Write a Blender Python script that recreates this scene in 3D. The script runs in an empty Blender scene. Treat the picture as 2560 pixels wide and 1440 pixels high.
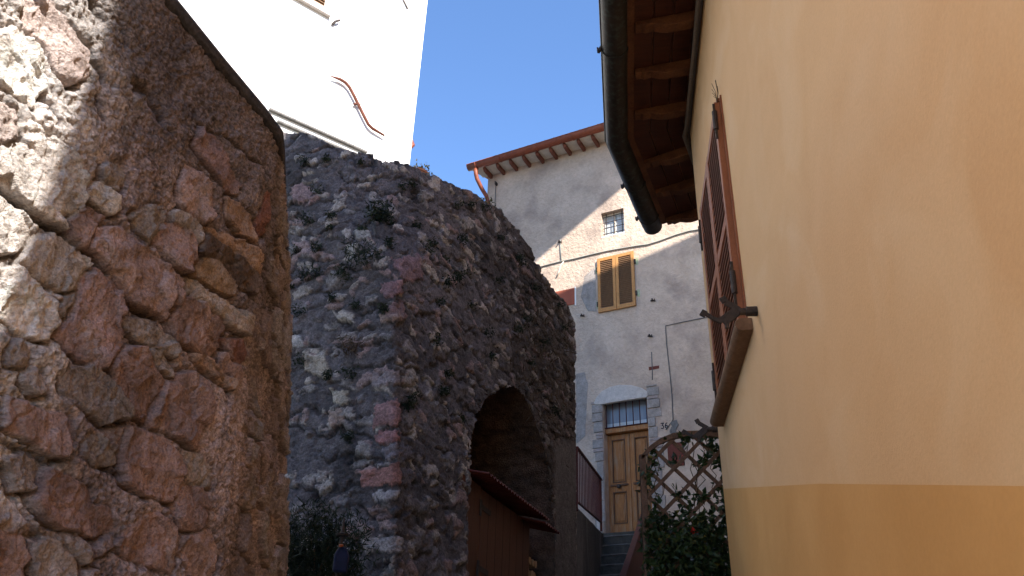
import bpy, math, random
import numpy as np
random.seed(7); RNG = np.random.default_rng(7)
S = bpy.context.scene
# ------------------------------------------------------------------ camera (28 mm, looking 28 degrees up)
F_PX = 2048.0
def nrm(v): v = np.asarray(v, float); return v/np.linalg.norm(v)
UPC = nrm([128., 3794., F_PX])
_z = np.array([0, 0, 1.]); YC = nrm(_z-(_z@UPC)*UPC); XC = np.cross(YC, UPC)
if XC[0] < 0: XC = -XC
RM = np.array([XC, YC, UPC])           # camera axes -> world
def ray(x, y): return RM@np.array([x-1280., 720.-y, F_PX])
def at_y(x, y, Y): w = ray(x, y); return w/w[1]*Y
def proj(P):
    P = np.asarray(P, float); c = P@RM
    return 1280+F_PX*c[..., 0]/c[..., 2], 720-F_PX*c[..., 1]/c[..., 2]
def vpdir(x):
    y = -((x-1280)*UPC[0]+F_PX*UPC[2])/UPC[1]
    w = RM@np.array([x-1280., y, F_PX]); w[2] = 0; return nrm(w)
cam = bpy.data.cameras.new('camera'); camo = bpy.data.objects.new('camera', cam)
S.collection.objects.link(camo); S.camera = camo
cam.sensor_width = 36; cam.lens = 36*F_PX/2560; cam.clip_start = 0.05; cam.clip_end = 2000
from mathutils import Matrix, Vector
m = Matrix.Identity(4)
for r in range(3):
    m[r][0] = RM[r, 0]; m[r][1] = RM[r, 1]; m[r][2] = -RM[r, 2]
camo.matrix_world = m
# ------------------------------------------------------------------ world, sun, exposure
AZ = nrm([.45, -.893, 0]); EL = math.radians(39)
SUN = np.array([AZ[0]*math.cos(EL), AZ[1]*math.cos(EL), math.sin(EL)])
W = bpy.data.worlds.new('World'); S.world = W; W.use_nodes = True
nt = W.node_tree; bg = nt.nodes['Background']
sky = nt.nodes.new('ShaderNodeTexSky'); sky.sky_type = 'NISHITA'; sky.sun_disc = False
sky.sun_elevation = EL; sky.sun_rotation = math.atan2(AZ[0], AZ[1]); sky.altitude = 500; sky.dust_density = 0; sky.ozone_density = 6.5
nt.links.new(sky.outputs[0], bg.inputs[0]); bg.inputs[1].default_value = 0.14
sl = bpy.data.lights.new('sun', 'SUN'); sl.energy = 5.0; sl.angle = math.radians(.5); sl.color = (1, .94, .86)
so = bpy.data.objects.new('sun', sl); S.collection.objects.link(so)
so.rotation_euler = Vector(tuple(SUN)).to_track_quat('Z', 'Y').to_euler(); so.location = (8, -16, 20)
S.view_settings.view_transform = 'Standard'; S.view_settings.look = 'None'
S.view_settings.exposure = 1.45; S.view_settings.gamma = 1
S.render.engine = 'CYCLES'
S.cycles.max_bounces = 10; S.cycles.diffuse_bounces = 7
# ------------------------------------------------------------------ helpers
COL = S.collection
def rgb(r, g, b): return (r, g, b, 1)
def mat(name, c1, c2=None, scale=4, rough=.85, bump=.2, bscale=60, stretch=(1, 1, 1), vcol=False, metal=0, fine=.25, bdist=.01, spec=.3, c3=None, s3=1.2, dist=0):
    M = bpy.data.materials.new(name); M.use_nodes = True; n = M.node_tree.nodes; l = M.node_tree.links
    b = n['Principled BSDF']; b.inputs['Roughness'].default_value = rough; b.inputs['Metallic'].default_value = metal
    b.inputs['Specular IOR Level'].default_value = spec
    tc = n.new('ShaderNodeTexCoord'); mp = n.new('ShaderNodeMapping'); l.new(tc.outputs['Object'], mp.inputs[0]); mp.inputs['Scale'].default_value = stretch
    nz = n.new('ShaderNodeTexNoise'); nz.inputs['Scale'].default_value = scale; nz.inputs['Detail'].default_value = 6; nz.inputs['Roughness'].default_value = .6; nz.inputs['Distortion'].default_value = dist; l.new(mp.outputs[0], nz.inputs[0])
    rp = n.new('ShaderNodeValToRGB'); rp.color_ramp.elements[0].position = .32; rp.color_ramp.elements[1].position = .68
    if vcol:
        rp.color_ramp.elements[0].color = (.72, .72, .72, 1); rp.color_ramp.elements[1].color = (1.2, 1.2, 1.2, 1)
    else:
        rp.color_ramp.elements[0].color = rgb(*c1); rp.color_ramp.elements[1].color = rgb(*(c2 or c1))
    l.new(nz.outputs[0], rp.inputs[0]); out = rp.outputs[0]
    if c3:
        n3 = n.new('ShaderNodeTexNoise'); n3.inputs['Scale'].default_value = s3; n3.inputs['Detail'].default_value = 5; n3.inputs['Distortion'].default_value = dist; l.new(mp.outputs[0], n3.inputs[0])
        r3 = n.new('ShaderNodeValToRGB'); r3.color_ramp.elements[0].position = .5; r3.color_ramp.elements[1].position = .68
        r3.color_ramp.elements[0].color = (0, 0, 0, 1); l.new(n3.outputs[0], r3.inputs[0])
        x3 = n.new('ShaderNodeMixRGB'); l.new(r3.outputs[0], x3.inputs[0]); l.new(out, x3.inputs[1]); x3.inputs[2].default_value = rgb(*c3); out = x3.outputs[0]
    if vcol:
        vc = n.new('ShaderNodeVertexColor'); vc.layer_name = 'Col'
        mx = n.new('ShaderNodeMixRGB'); mx.blend_type = 'MULTIPLY'; mx.inputs[0].default_value = 1
        l.new(vc.outputs[0], mx.inputs[1]); l.new(out, mx.inputs[2]); out = mx.outputs[0]
    nf = n.new('ShaderNodeTexNoise'); nf.inputs['Scale'].default_value = bscale; nf.inputs['Detail'].default_value = 5; nf.inputs['Roughness'].default_value = .65; l.new(mp.outputs[0], nf.inputs[0])
    if fine:
        rf = n.new('ShaderNodeMapRange'); l.new(nf.outputs[0], rf.inputs[0]); rf.inputs[1].default_value = .3; rf.inputs[2].default_value = .7
        rf.inputs[3].default_value = 1-fine; rf.inputs[4].default_value = 1+fine*.6
        m2 = n.new('ShaderNodeMixRGB'); m2.blend_type = 'MULTIPLY'; m2.inputs[0].default_value = 1; l.new(out, m2.inputs[1]); l.new(rf.outputs[0], m2.inputs[2]); out = m2.outputs[0]
    l.new(out, b.inputs['Base Color'])
    if bump:
        bp = n.new('ShaderNodeBump'); bp.inputs['Strength'].default_value = bump; bp.inputs['Distance'].default_value = bdist
        l.new(nf.outputs[0], bp.inputs['Height']); l.new(bp.outputs[0], b.inputs['Normal'])
    return M
M = {}
M['rubble'] = mat('rubble_stone', None, vcol=True, scale=14, bump=1.0, bscale=150, bdist=.010, fine=.5)
M['arch'] = mat('weathered_wall_stone', None, vcol=True, scale=9, bump=1.0, bscale=60, bdist=.025, fine=.5)
M['coping'] = mat('coping_cement', (.035, .03, .03), (.07, .062, .06), scale=20, bump=.8, bscale=90, fine=.4)
M['yellow'] = mat('ochre_plaster', (.60, .365, .182), (.635, .398, .207), scale=2.4, dist=.9, rough=.9, bump=.25, bscale=90, fine=.05, bdist=.004, c3=(.645, .425, .236), s3=1.7)
M['yellow_base'] = mat('orange_plaster', (.53, .275, .088), (.60, .325, .115), scale=2, rough=.9, bump=.15, bscale=60, fine=.04, bdist=.004)
M['white'] = mat('white_plaster', (.80, .78, .74), (.86, .84, .80), scale=3, bump=.2, bscale=30, fine=.05)
M['whitestone'] = mat('whitewashed_stone', (.44, .395, .36), (.57, .52, .48), scale=9, bump=.5, bscale=40, fine=.15)
M['cream'] = mat('cream_soffit', (.58, .52, .44), (.68, .62, .54), scale=5, bump=.1, bscale=30, fine=.1)
M['greyplaster'] = mat('grey_plaster', (.46, .35, .268), (.61, .475, .375), scale=1.3, bump=1.0, bscale=11, bdist=.035, fine=.13, c3=(.36, .275, .22), s3=1.1)
M['sill'] = mat('brown_stone_sill', (.17, .095, .055), (.24, .14, .085), scale=14, bump=.3, bscale=80, fine=.2)
M['shutter'] = mat('red_brown_shutter', (.25, .085, .04), (.31, .115, .055), scale=8, rough=.55, bump=.15, bscale=60, stretch=(4, 4, 1), fine=.15)
M['slat'] = mat('dark_shutter_slat', (.19, .07, .035), (.24, .09, .045), scale=8, rough=.6, bump=.1, fine=.15)
M['woodshutter'] = mat('honey_wood_shutter', (.40, .18, .052), (.52, .26, .09), scale=12, rough=.6, bump=.2, stretch=(3, 3, 1), fine=.25)
M['woodslat'] = mat('brown_shutter_slat', (.19, .10, .05), (.27, .15, .075), scale=12, rough=.6, bump=.1, fine=.2)
M['door'] = mat('old_pine_door', (.26, .10, .028), (.40, .17, .05), scale=7, rough=.6, bump=.3, bscale=50, stretch=(5, 5, .7), fine=.3, c3=(.33, .19, .10), s3=3)
M['dooredge'] = mat('dark_door_moulding', (.10, .045, .02), (.14, .065, .03), scale=9, rough=.6, fine=.2)
M['eave'] = mat('eave_boards', (.045, .012, .006), (.085, .024, .011), scale=5, rough=.6, bump=.3, bscale=50, stretch=(1, 5, 1), fine=.3)
M['rafter'] = mat('eave_rafter', (.075, .025, .010), (.17, .065, .025), scale=7, rough=.6, bump=.3, bscale=50, fine=.35)
M['gutter'] = mat('aged_copper_gutter', (.018, .014, .012), (.034, .025, .02), scale=6, rough=.6, metal=.1, bump=.1, bscale=40, fine=.25, spec=.4, c3=(.045, .055, .048), s3=26)
M['redgutter'] = mat('red_painted_gutter', (.19, .05, .026), (.27, .075, .036), scale=9, rough=.5, bump=.1, fine=.2)
M['redbrown'] = mat('red_brown_paint', (.30, .075, .04), (.36, .10, .055), scale=5, rough=.7, bump=.05, fine=.1)
M['tail'] = mat('dark_rafter_paint', (.14, .05, .032), (.2, .075, .05), scale=9, bump=.1, fine=.2)
M['darkred'] = mat('dark_red_metal', (.045, .010, .008), (.07, .016, .012), scale=8, rough=.85, bump=.1, fine=.2)
M['darkred2'] = mat('faded_red_hatch', (.11, .03, .02), (.15, .042, .03), scale=5, fine=.15)
M['jambstone'] = mat('worn_jamb_stone', (.25, .215, .19), (.38, .335, .305), scale=7, bump=.8, bscale=30, fine=.25)
M['rust'] = mat('rusty_pipe', (.12, .04, .026), (.19, .07, .045), scale=12, rough=.85, bump=.3, fine=.3)
M['iron'] = mat('wrought_iron', (.035, .028, .026), (.07, .05, .042), scale=20, rough=.65, metal=.3, bump=.4, bscale=90, fine=.3)
M['conduit'] = mat('grey_conduit', (.14, .11, .09), (.19, .15, .12), scale=9, rough=.6, fine=.2)
M['wire'] = mat('pale_wire', (.24, .24, .22), (.3, .3, .27), scale=9, rough=.6, fine=.2)
M['darkwire'] = mat('dark_wire', (.09, .09, .09), (.13, .13, .12), scale=9, rough=.6, fine=.2)
M['shed'] = mat('stained_shed_boards', (.085, .03, .014), (.13, .05, .022), scale=6, rough=.6, bump=.3, bscale=40, stretch=(8, 8, .6), fine=.3)
M['shedroof'] = mat('red_corrugated_sheet', (.09, .02, .014), (.14, .032, .022), scale=6, rough=.5, bump=.1, fine=.2)
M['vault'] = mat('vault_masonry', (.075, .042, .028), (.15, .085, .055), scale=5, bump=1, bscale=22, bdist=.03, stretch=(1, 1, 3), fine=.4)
M['trellis'] = mat('trellis_wood', (.13, .075, .05), (.20, .12, .085), scale=12, rough=.7, bump=.3, bscale=60, fine=.3)
M['step'] = mat('mossy_step', (.035, .034, .028), (.075, .07, .06), scale=8, bump=.6, bscale=40, fine=.35)
M['nosing'] = mat('worn_step_edge', (.10, .09, .085), (.16, .15, .14), scale=8, bump=.5, bscale=40, fine=.3)
M['cobble'] = mat('street_paving', (.15, .13, .11), (.24, .21, .185), scale=6, bump=.8, bscale=20, bdist=.03, fine=.3)
M['soil'] = mat('terrain_soil', (.12, .10, .06), (.2, .17, .11), scale=3, bump=.6, bscale=10, fine=.3)
M['tile'] = mat('roof_tiles', (.30, .13, .075), (.42, .22, .13), scale=7, bump=.8, bscale=14, bdist=.04, fine=.3)
M['leaf'] = mat('dark_green_leaf', (.02, .04, .014), (.045, .075, .025), scale=9, rough=.45, bump=0, fine=.2)
M['leafy'] = mat('yellow_green_leaf', (.12, .12, .025), (.2, .16, .04), scale=9, rough=.5, bump=0, fine=.2)
M['tuft'] = mat('wall_weed_leaf', (.008, .016, .007), (.022, .036, .014), scale=9, rough=.7, bump=0, fine=.2)
M['dry'] = mat('dry_grass', (.06, .042, .028), (.11, .08, .05), scale=9, rough=.9, bump=0, fine=.2)
M['stem'] = mat('plant_stem', (.06, .04, .025), (.1, .07, .04), scale=20, bump=.3, fine=.2)
M['red'] = mat('red_petal', (.45, .02, .02), (.6, .04, .03), scale=9, rough=.5, bump=0, fine=.1)
M['pot'] = mat('terracotta', (.50, .20, .10), (.62, .30, .17), scale=12, bump=.2, fine=.2)
M['blue'] = mat('blue_fabric', (.004, .007, .028), (.008, .012, .05), scale=20, rough=.7, bump=.3, fine=.2)
M['orange'] = mat('orange_plastic', (.22, .05, .008), (.26, .06, .01), rough=.5, bump=0, fine=0)
M['glass'] = mat('window_glass_curtain', (.16, .18, .21), (.24, .26, .30), scale=2, rough=.12, bump=0, fine=0, stretch=(6, 6, .4), spec=.6)
M['netting'] = mat('white_curtain', (.36, .40, .42), (.52, .54, .55), scale=3, rough=.3, bump=.2, bscale=20, stretch=(6, 6, .3), fine=.1, spec=.6)
M['brickjamb'] = mat('exposed_jamb_brick', (.30, .23, .20), (.42, .35, .32), scale=10, bump=.7, bscale=45, fine=.3)
M['darkhole'] = mat('dark_interior', (.02, .018, .016), (.03, .027, .025), bump=0, fine=0)
M['log'] = mat('cut_firewood', (.30, .19, .11), (.42, .29, .18), scale=9, bump=.4, fine=.3)
M['cement'] = mat('grey_cement_patch', (.12, .115, .11), (.2, .19, .18), scale=12, bump=.8, bscale=60, fine=.3)
M['paint'] = mat('black_paint', (.02, .02, .03), (.03, .03, .04), bump=0, fine=0)
M['lime'] = mat('faded_green_paint', (.36, .40, .24), (.44, .46, .30), scale=30, bump=.1, fine=.2)
M['palewood'] = mat('pale_painted_wood', (.62, .55, .46), (.7, .63, .54), bump=.1, fine=.1)

def pw(p):
    v = np.zeros(3)
    while p is not None:
        v += np.array(p.location); p = p.parent
    return v
def finish(o, parent, label, cat, group, kind):
    COL.objects.link(o)
    if parent is not None: o.parent = parent
    if label: o['label'] = label
    if cat: o['category'] = cat
    if group: o['group'] = group
    if kind: o['kind'] = kind
    return o
def thing(name, label, cat, loc=(0, 0, 0), group=None):
    o = bpy.data.objects.new(name, None); o.empty_display_size = .1; o.location = tuple(float(v) for v in loc)
    return finish(o, None, label, cat, group, None)
class MB:
    def __init__(s): s.v = []; s.f = []; s.m = []; s.cur = 0
    def add(s, vs, fs):
        b = len(s.v); s.v += [tuple(float(c) for c in v) for v in vs]
        for f in fs: s.f.append(tuple(b+i for i in f)); s.m.append(s.cur)
    def hexa(s, p):  # 8 corners: bottom 4 ccw, top 4
        s.add(p, [(0, 3, 2, 1), (4, 5, 6, 7), (0, 1, 5, 4), (1, 2, 6, 5), (2, 3, 7, 6), (3, 0, 4, 7)])
    def box(s, fr, a0, a1, o0, o1, z0, z1):
        s.hexa([fr(a0, o0, z0), fr(a1, o0, z0), fr(a1, o1, z0), fr(a0, o1, z0), fr(a0, o0, z1), fr(a1, o0, z1), fr(a1, o1, z1), fr(a0, o1, z1)])
    def bar(s, p, q, w, h, up=(0, 0, 1)):   # rectangular bar from p to q
        p = np.asarray(p, float); q = np.asarray(q, float); d = nrm(q-p); u = np.asarray(up, float)
        a = np.cross(d, u)
        if np.linalg.norm(a) < 1e-4: a = np.cross(d, [1, 0, 0])
        a = nrm(a)*w/2; b = nrm(np.cross(a, d))*h/2
        s.hexa([p-a-b, p+a-b, p+a+b, p-a+b, q-a-b, q+a-b, q+a+b, q-a+b])
    def tube(s, pts, r, n=8, cap=True):
        pts = [np.asarray(p, float) for p in pts]; k = len(pts); rs = r if hasattr(r, '__len__') else [r]*k
        vs = []; ref = None
        for i in range(k):
            d = nrm(pts[min(i+1, k-1)]-pts[max(i-1, 0)])
            if ref is None:
                ref = np.cross(d, [0, 0, 1]) if abs(d[2]) < .95 else np.cross(d, [1, 0, 0])
            a = nrm(ref-(ref@d)*d); ref = a; b = np.cross(d, a)
            for j in range(n):
                t = 2*math.pi*j/n; vs.append(pts[i]+rs[i]*(a*math.cos(t)+b*math.sin(t)))
        fs = [(i*n+j, i*n+(j+1) % n, (i+1)*n+(j+1) % n, (i+1)*n+j) for i in range(k-1) for j in range(n)]
        if cap: fs += [tuple(range(n-1, -1, -1)), tuple((k-1)*n+j for j in range(n))]
        s.add(vs, fs)
    def prism(s, fr, poly, o0, o1):  # polygon in (a,z), extruded in o
        n = len(poly)
        s.add([fr(a, o0, z) for a, z in poly]+[fr(a, o1, z) for a, z in poly],
              [tuple(range(n)), tuple(range(2*n-1, n-1, -1))]+[(i, (i+1) % n, n+(i+1) % n, n+i) for i in range(n)])
    def build(s, name, mats, parent=None, label=None, cat=None, group=None, kind=None, smooth=False, bevel=0):
        off = pw(parent) if parent is not None else np.zeros(3)
        me = bpy.data.meshes.new(name)
        V = np.array(s.v)-off
        me.from_pydata([tuple(v) for v in V.tolist()], [], s.f); me.update()
        for mm in (mats if isinstance(mats, (list, tuple)) else [mats]): me.materials.append(mm)
        if any(s.m): me.polygons.foreach_set('material_index', s.m)
        if smooth: me.polygons.foreach_set('use_smooth', [True]*len(me.polygons))
        o = bpy.data.objects.new(name, me)
        finish(o, parent, label, cat, group, kind)
        import bmesh
        bm = bmesh.new(); bm.from_mesh(me); bmesh.ops.recalc_face_normals(bm, faces=bm.faces); bm.to_mesh(me); bm.free()
        if bevel:
            b = o.modifiers.new('bevel', 'BEVEL'); b.width = bevel; b.segments = 2; b.limit_method = 'ANGLE'
        return o
class Frame:   # local (along, outward, up) -> world
    def __init__(s, O, A, N, Z=(0, 0, 1)): s.O = np.asarray(O, float); s.A = np.asarray(A, float); s.N = np.asarray(N, float); s.Z = np.asarray(Z, float)
    def __call__(s, a, o, z): return s.O+s.A*a+s.N*o+s.Z*z
    def px(s, x, y, o=0.):
        w = ray(x, y); t = (s.N@s.O+o)/(s.N@w); P = w*t-s.O; return float(P@s.A), float(P[2])
def obox(name, m, fr, a0, a1, o0, o1, z0, z1, parent=None, bevel=0, **k):
    b = MB(); b.box(fr, a0, a1, o0, o1, z0, z1); return b.build(name, m, parent, bevel=bevel, **k)
def wall_cells(mb, fr, a0, a1, z0, z1, holes, depth):
    A = sorted(set([a0, a1]+[h[0] for h in holes]+[h[1] for h in holes])); Z = sorted(set([z0, z1]+[h[2] for h in holes]+[h[3] for h in holes]))
    for i in range(len(A)-1):
        for j in range(len(Z)-1):
            ca = (A[i]+A[i+1])/2; cz = (Z[j]+Z[j+1])/2
            if any(h[0] < ca < h[1] and h[2] < cz < h[3] for h in holes): continue
            mb.add([fr(A[i], 0, Z[j]), fr(A[i+1], 0, Z[j]), fr(A[i+1], 0, Z[j+1]), fr(A[i], 0, Z[j+1])], [(0, 1, 2, 3)])
    for h in holes:
        d = -(h[4] if len(h) > 4 else depth); c = [(h[0], h[2]), (h[1], h[2]), (h[1], h[3]), (h[0], h[3])]
        for i in range(4):
            p, q = c[i], c[(i+1) % 4]
            mb.add([fr(p[0], 0, p[1]), fr(q[0], 0, q[1]), fr(q[0], d, q[1]), fr(p[0], d, p[1])], [(0, 1, 2, 3)])
# ---- numpy noise
def hsh(i, j, sd=0):
    x = (i.astype(np.int64)*374761393+j.astype(np.int64)*668265263+sd*1274126177) & 0xffffffff
    x = ((x ^ (x >> 13))*1274126177) & 0xffffffff
    return ((x ^ (x >> 16)) & 0xffffff)/float(0xffffff)
def vn(x, y, sd=0):
    i = np.floor(x); j = np.floor(y); fx = x-i; fy = y-j; fx = fx*fx*(3-2*fx); fy = fy*fy*(3-2*fy)
    a = hsh(i, j, sd); b = hsh(i+1, j, sd); c = hsh(i, j+1, sd); d = hsh(i+1, j+1, sd)
    return (a+(b-a)*fx)*(1-fy)+(c+(d-c)*fx)*fy
def fbm(x, y, o=4, sd=0, g=.5):
    s = 0; a = 1; t = 0
    for k in range(o): s = s+a*(vn(x*2**k+k*17.3, y*2**k+k*9.1, sd+k)-.5); t += a; a *= g
    return s/t*2
def voro(x, y, sd=0):
    i0 = np.floor(x); j0 = np.floor(y); F1 = np.full(x.shape, 9.); F2 = F1.copy(); ID = np.zeros(x.shape); ID2 = np.zeros(x.shape)
    for di in (-1, 0, 1):
        for dj in (-1, 0, 1):
            i = i0+di; j = j0+dj; px = i+.1+.8*hsh(i, j, sd); py = j+.1+.8*hsh(i, j, sd+1); d = np.hypot(x-px, y-py)
            c = d < F1; F2 = np.where(c, F1, np.minimum(F2, d)); ID = np.where(c, hsh(i, j, sd+2), ID); ID2 = np.where(c, hsh(i, j, sd+3), ID2); F1 = np.where(c, d, F1)
    return F1, F2, ID, ID2
def sst(a, b, x): t = np.clip((x-a)/(b-a), 0, 1); return t*t*(3-2*t)
def inpoly(x, y, poly):
    r = np.zeros(x.shape, bool); n = len(poly)
    for k in range(n):
        x1, y1 = poly[k]; x2, y2 = poly[(k+1) % n]
        if y1 == y2: continue
        c = ((y1 > y) != (y2 > y)) & (x < (x2-x1)*(y-y1)/(y2-y1)+x1); r ^= c
    return r
def pdist(x, y, pts, closed=True):
    d = np.full(x.shape, 9e9); n = len(pts)
    for k in range(n if closed else n-1):
        x1, y1 = pts[k]; x2, y2 = pts[(k+1) % n]; dx, dy = x2-x1, y2-y1; L = dx*dx+dy*dy+1e-12
        t = np.clip(((x-x1)*dx+(y-y1)*dy)/L, 0, 1); d = np.minimum(d, np.hypot(x-x1-t*dx, y-y1-t*dy))
    return d
def grid_mesh(name, P, col, m, parent=None, keep=None, smooth=True, **k):
    off = pw(parent) if parent is not None else np.zeros(3)
    nz, ns = P.shape[:2]; me = bpy.data.meshes.new(name)
    idx = np.arange(nz*ns).reshape(nz, ns)
    q = np.stack([idx[:-1, :-1], idx[:-1, 1:], idx[1:, 1:], idx[1:, :-1]], -1).reshape(-1, 4)
    if keep is not None: q = q[keep.reshape(-1)]
    me.vertices.add(nz*ns); me.vertices.foreach_set('co', (P-off).reshape(-1).astype(np.float32))
    me.loops.add(q.size); me.loops.foreach_set('vertex_index', q.reshape(-1).astype(np.int32))
    me.polygons.add(len(q)); me.polygons.foreach_set('loop_start', np.arange(0, q.size, 4, dtype=np.int32))
    me.polygons.foreach_set('loop_total', np.full(len(q), 4, np.int32))
    me.update(calc_edges=True); me.validate()
    if smooth: me.polygons.foreach_set('use_smooth', np.ones(len(me.polygons), bool))
    if col is not None:
        ca = me.color_attributes.new('Col', 'FLOAT_COLOR', 'POINT')
        c4 = np.concatenate([col, np.ones(col.shape[:2]+(1,))], -1)
        ca.data.foreach_set('color', c4.reshape(-1).astype(np.float32))
    me.materials.append(m)
    o = bpy.data.objects.new(name, me); return finish(o, parent, k.get('label'), k.get('cat'), k.get('group'), k.get('kind'))
def surf_normals(P):
    ds = np.gradient(P, axis=1); dz = np.gradient(P, axis=0); n = np.cross(ds, dz)
    return n/(np.linalg.norm(n, axis=-1, keepdims=True)+1e-12)

# ------------------------------------------------------------------ ground
def gz(y): return -1.6+.26*max(-14, min(y, 13))
b = MB()
ys = [-250, -60, -14, -8, -4, 0, 4, 8, 11, 13, 16, 60, 250]; xs = [-250, -60, -12, -4, 0, 4, 12, 60, 250]
for i in range(len(xs)-1):
    for j in range(len(ys)-1):
        b.add([(xs[i], ys[j], gz(ys[j])-.05), (xs[i+1], ys[j], gz(ys[j])-.05), (xs[i+1], ys[j+1], gz(ys[j+1])-.05), (xs[i], ys[j+1], gz(ys[j+1])-.05)], [(0, 1, 2, 3)])
b.build('ground', M['soil'], kind='structure')
b = MB()
for y0 in np.arange(-14, 13, 1.0):
    b.add([(-3, y0, gz(y0)), (4, y0, gz(y0)), (4, y0+1, gz(y0+1)), (-3, y0+1, gz(y0+1))], [(0, 1, 2, 3)])
b.build('street', M['cobble'], kind='structure')

# ------------------------------------------------------------------ yellow house (right)
H1 = vpdir(1575); N1 = np.array([-H1[1], H1[0], 0]); D1 = .7
FY = Frame(-N1*D1, H1, N1)
H2 = vpdir(2170); N2 = np.array([-H2[1], H2[0], 0])
SC = 5.80; PC = FY(SC, 0, 0); FY2 = Frame(PC, H2, N2); L2 = 1.5; SN = -1.46; ZE = 4.72
yh = thing('yellow_house', 'ochre plastered house with orange base band, wooden eaves and closed brown shutters', 'house', FY(2, -1, gz(2)))
da, dz_ = FY.px(1838, 1222); na, nz_ = FY.px(2560, 1215); ma, mz = FY.px(2050, 1209)
b = MB(); back = Frame(FY.O, H1, N1)
def zat(fr, a, ypx):
    lo_, hi_ = -2., 6.
    for _ in range(40):
        mid = (lo_+hi_)/2
        if proj(fr(a, 0, mid))[1] > ypx: lo_ = mid
        else: hi_ = mid
    return lo_
dz_ = zat(FY, SC, 1222)
kn = [(na-8*.18-2.2, nz_-.26*2.6), (na, nz_), (ma, mz), (SC, dz_)]
kn[0] = (SN, nz_-.26*(na-SN))
for k in range(3):
    (a0, z0), (a1, z1) = kn[k], kn[k+1]; n = 6
    for i in range(n):
        p = a0+(a1-a0)*i/n; q = a0+(a1-a0)*(i+1)/n; zp = z0+(z1-z0)*i/n; zq = z0+(z1-z0)*(i+1)/n
        b.cur = 0; b.add([FY(p, 0, zp), FY(q, 0, zq), FY(q, 0, ZE+.25), FY(p, 0, ZE+.25)], [(0, 1, 2, 3)])
        b.cur = 1; b.add([FY(p, 0, -4), FY(q, 0, -4), FY(q, 0, zq), FY(p, 0, zp)], [(0, 1, 2, 3)])
b.cur = 0; b.add([FY2(0, 0, dz_), FY2(L2, 0, dz_), FY2(L2, 0, ZE+.25), FY2(0, 0, ZE+.25)], [(0, 1, 2, 3)])
b.cur = 1; b.add([FY2(0, 0, -4), FY2(L2, 0, -4), FY2(L2, 0, dz_), FY2(0, 0, dz_)], [(0, 1, 2, 3)])
b.cur = 0
b.add([FY2(L2, 0, -4), FY2(L2, -3.0, -4), FY2(L2, -3.0, 6.0), FY2(L2, 0, ZE+.25)], [(0, 1, 2, 3)])
b.add([FY(SN, 0, -4), FY(SN, -3.2, -4), FY(SN, -3.2, 6.0), FY(SN, 0, ZE+.25)], [(0, 1, 2, 3)])
b.add([FY(SN, -3.2, -4), FY2(L2, -3.0, -4), FY2(L2, -3.0, 6.0), FY(SN, -3.2, 6.0)], [(0, 1, 2, 3)])
b.build('wall', [M['yellow'], M['yellow_base']], yh)
OV = .50; PT = .30   # overhang, roof pitch
def under(o): return ZE+.05-PT*o*.55
# mitred eave strips: boards, roof
def eave_pts(fr, a, o, dz=0): return fr(a, o, under(o)+dz)
mit = nrm(N1+N2); mitlen = 1/(mit@N1)
def mitp(o, dz=0): return PC+mit*mitlen*o+np.array([0, 0, under(o)+dz])
AEND = 1.42
b = MB()
o_in, o_out = -.25, OV
nb = 5
for k in range(nb):   # lengthwise planks with small gaps
    oa = o_in+(o_out-o_in)*k/nb; ob = o_in+(o_out-o_in)*(k+1)/nb-.012; dz = .004*(k % 2)
    for (p0, p1, p2, p3) in ((eave_pts(FY, SN, oa, dz), mitp(oa, dz), mitp(ob, dz), eave_pts(FY, SN, ob, dz)), (mitp(oa, dz), eave_pts(FY2, AEND, oa, dz), eave_pts(FY2, AEND, ob, dz), mitp(ob, dz))):
        u = np.array([0, 0, .03]); b.hexa([p0, p1, p2, p3, p0+u, p1+u, p2+u, p3+u])
b.build('eave_boards', M['eave'], yh)
b = MB(); u0 = np.array([0, 0, .05]); u1 = np.array([0, 0, .13])
for (p0, p1, p2, p3) in ((eave_pts(FY, SN, -3.3), FY2(0, -3.1, under(-3.1)), mitp(o_out+.04), eave_pts(FY, SN, o_out+.04)), (FY2(0, -3.1, under(-3.1)), FY2(AEND, -3.1, under(-3.1)), eave_pts(FY2, AEND, o_out+.04), mitp(o_out+.04))):
    b.hexa([p0+u0, p1+u0, p2+u0, p3+u0, p0+u1, p1+u1, p2+u1, p3+u1])
b.build('roof', M['tile'], yh)
def rafter(fr, a, w=.085):
    b = MB(); h = .10; zs = []
    prof = [(-.2, 0), (OV-.02, 0), (OV-.02, -h*.45), (OV-.07, -h*.45), (OV-.09, -h*.62), (OV-.15, -h*.55), (OV-.21, -h*.85), (OV-.26, -h), (-.2, -h)]
    vs = [fr(a-w/2, o, under(o)+z) for o, z in prof]+[fr(a+w/2, o, under(o)+z) for o, z in prof]; n = len(prof)
    b.add(vs, [tuple(range(n)), tuple(range(2*n-1, n-1, -1))]+[(i, (i+1) % n, n+(i+1) % n, n+i) for i in range(n)])
    b.build('rafter', M['rafter'], yh, bevel=.006)
for a in (5.55, 5.05, 4.55, 4.05, 3.55, 3.05, 2.55, 2.05): rafter(FY, a)
for a in (.35, .85, 1.37): rafter(FY2, a)
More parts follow.
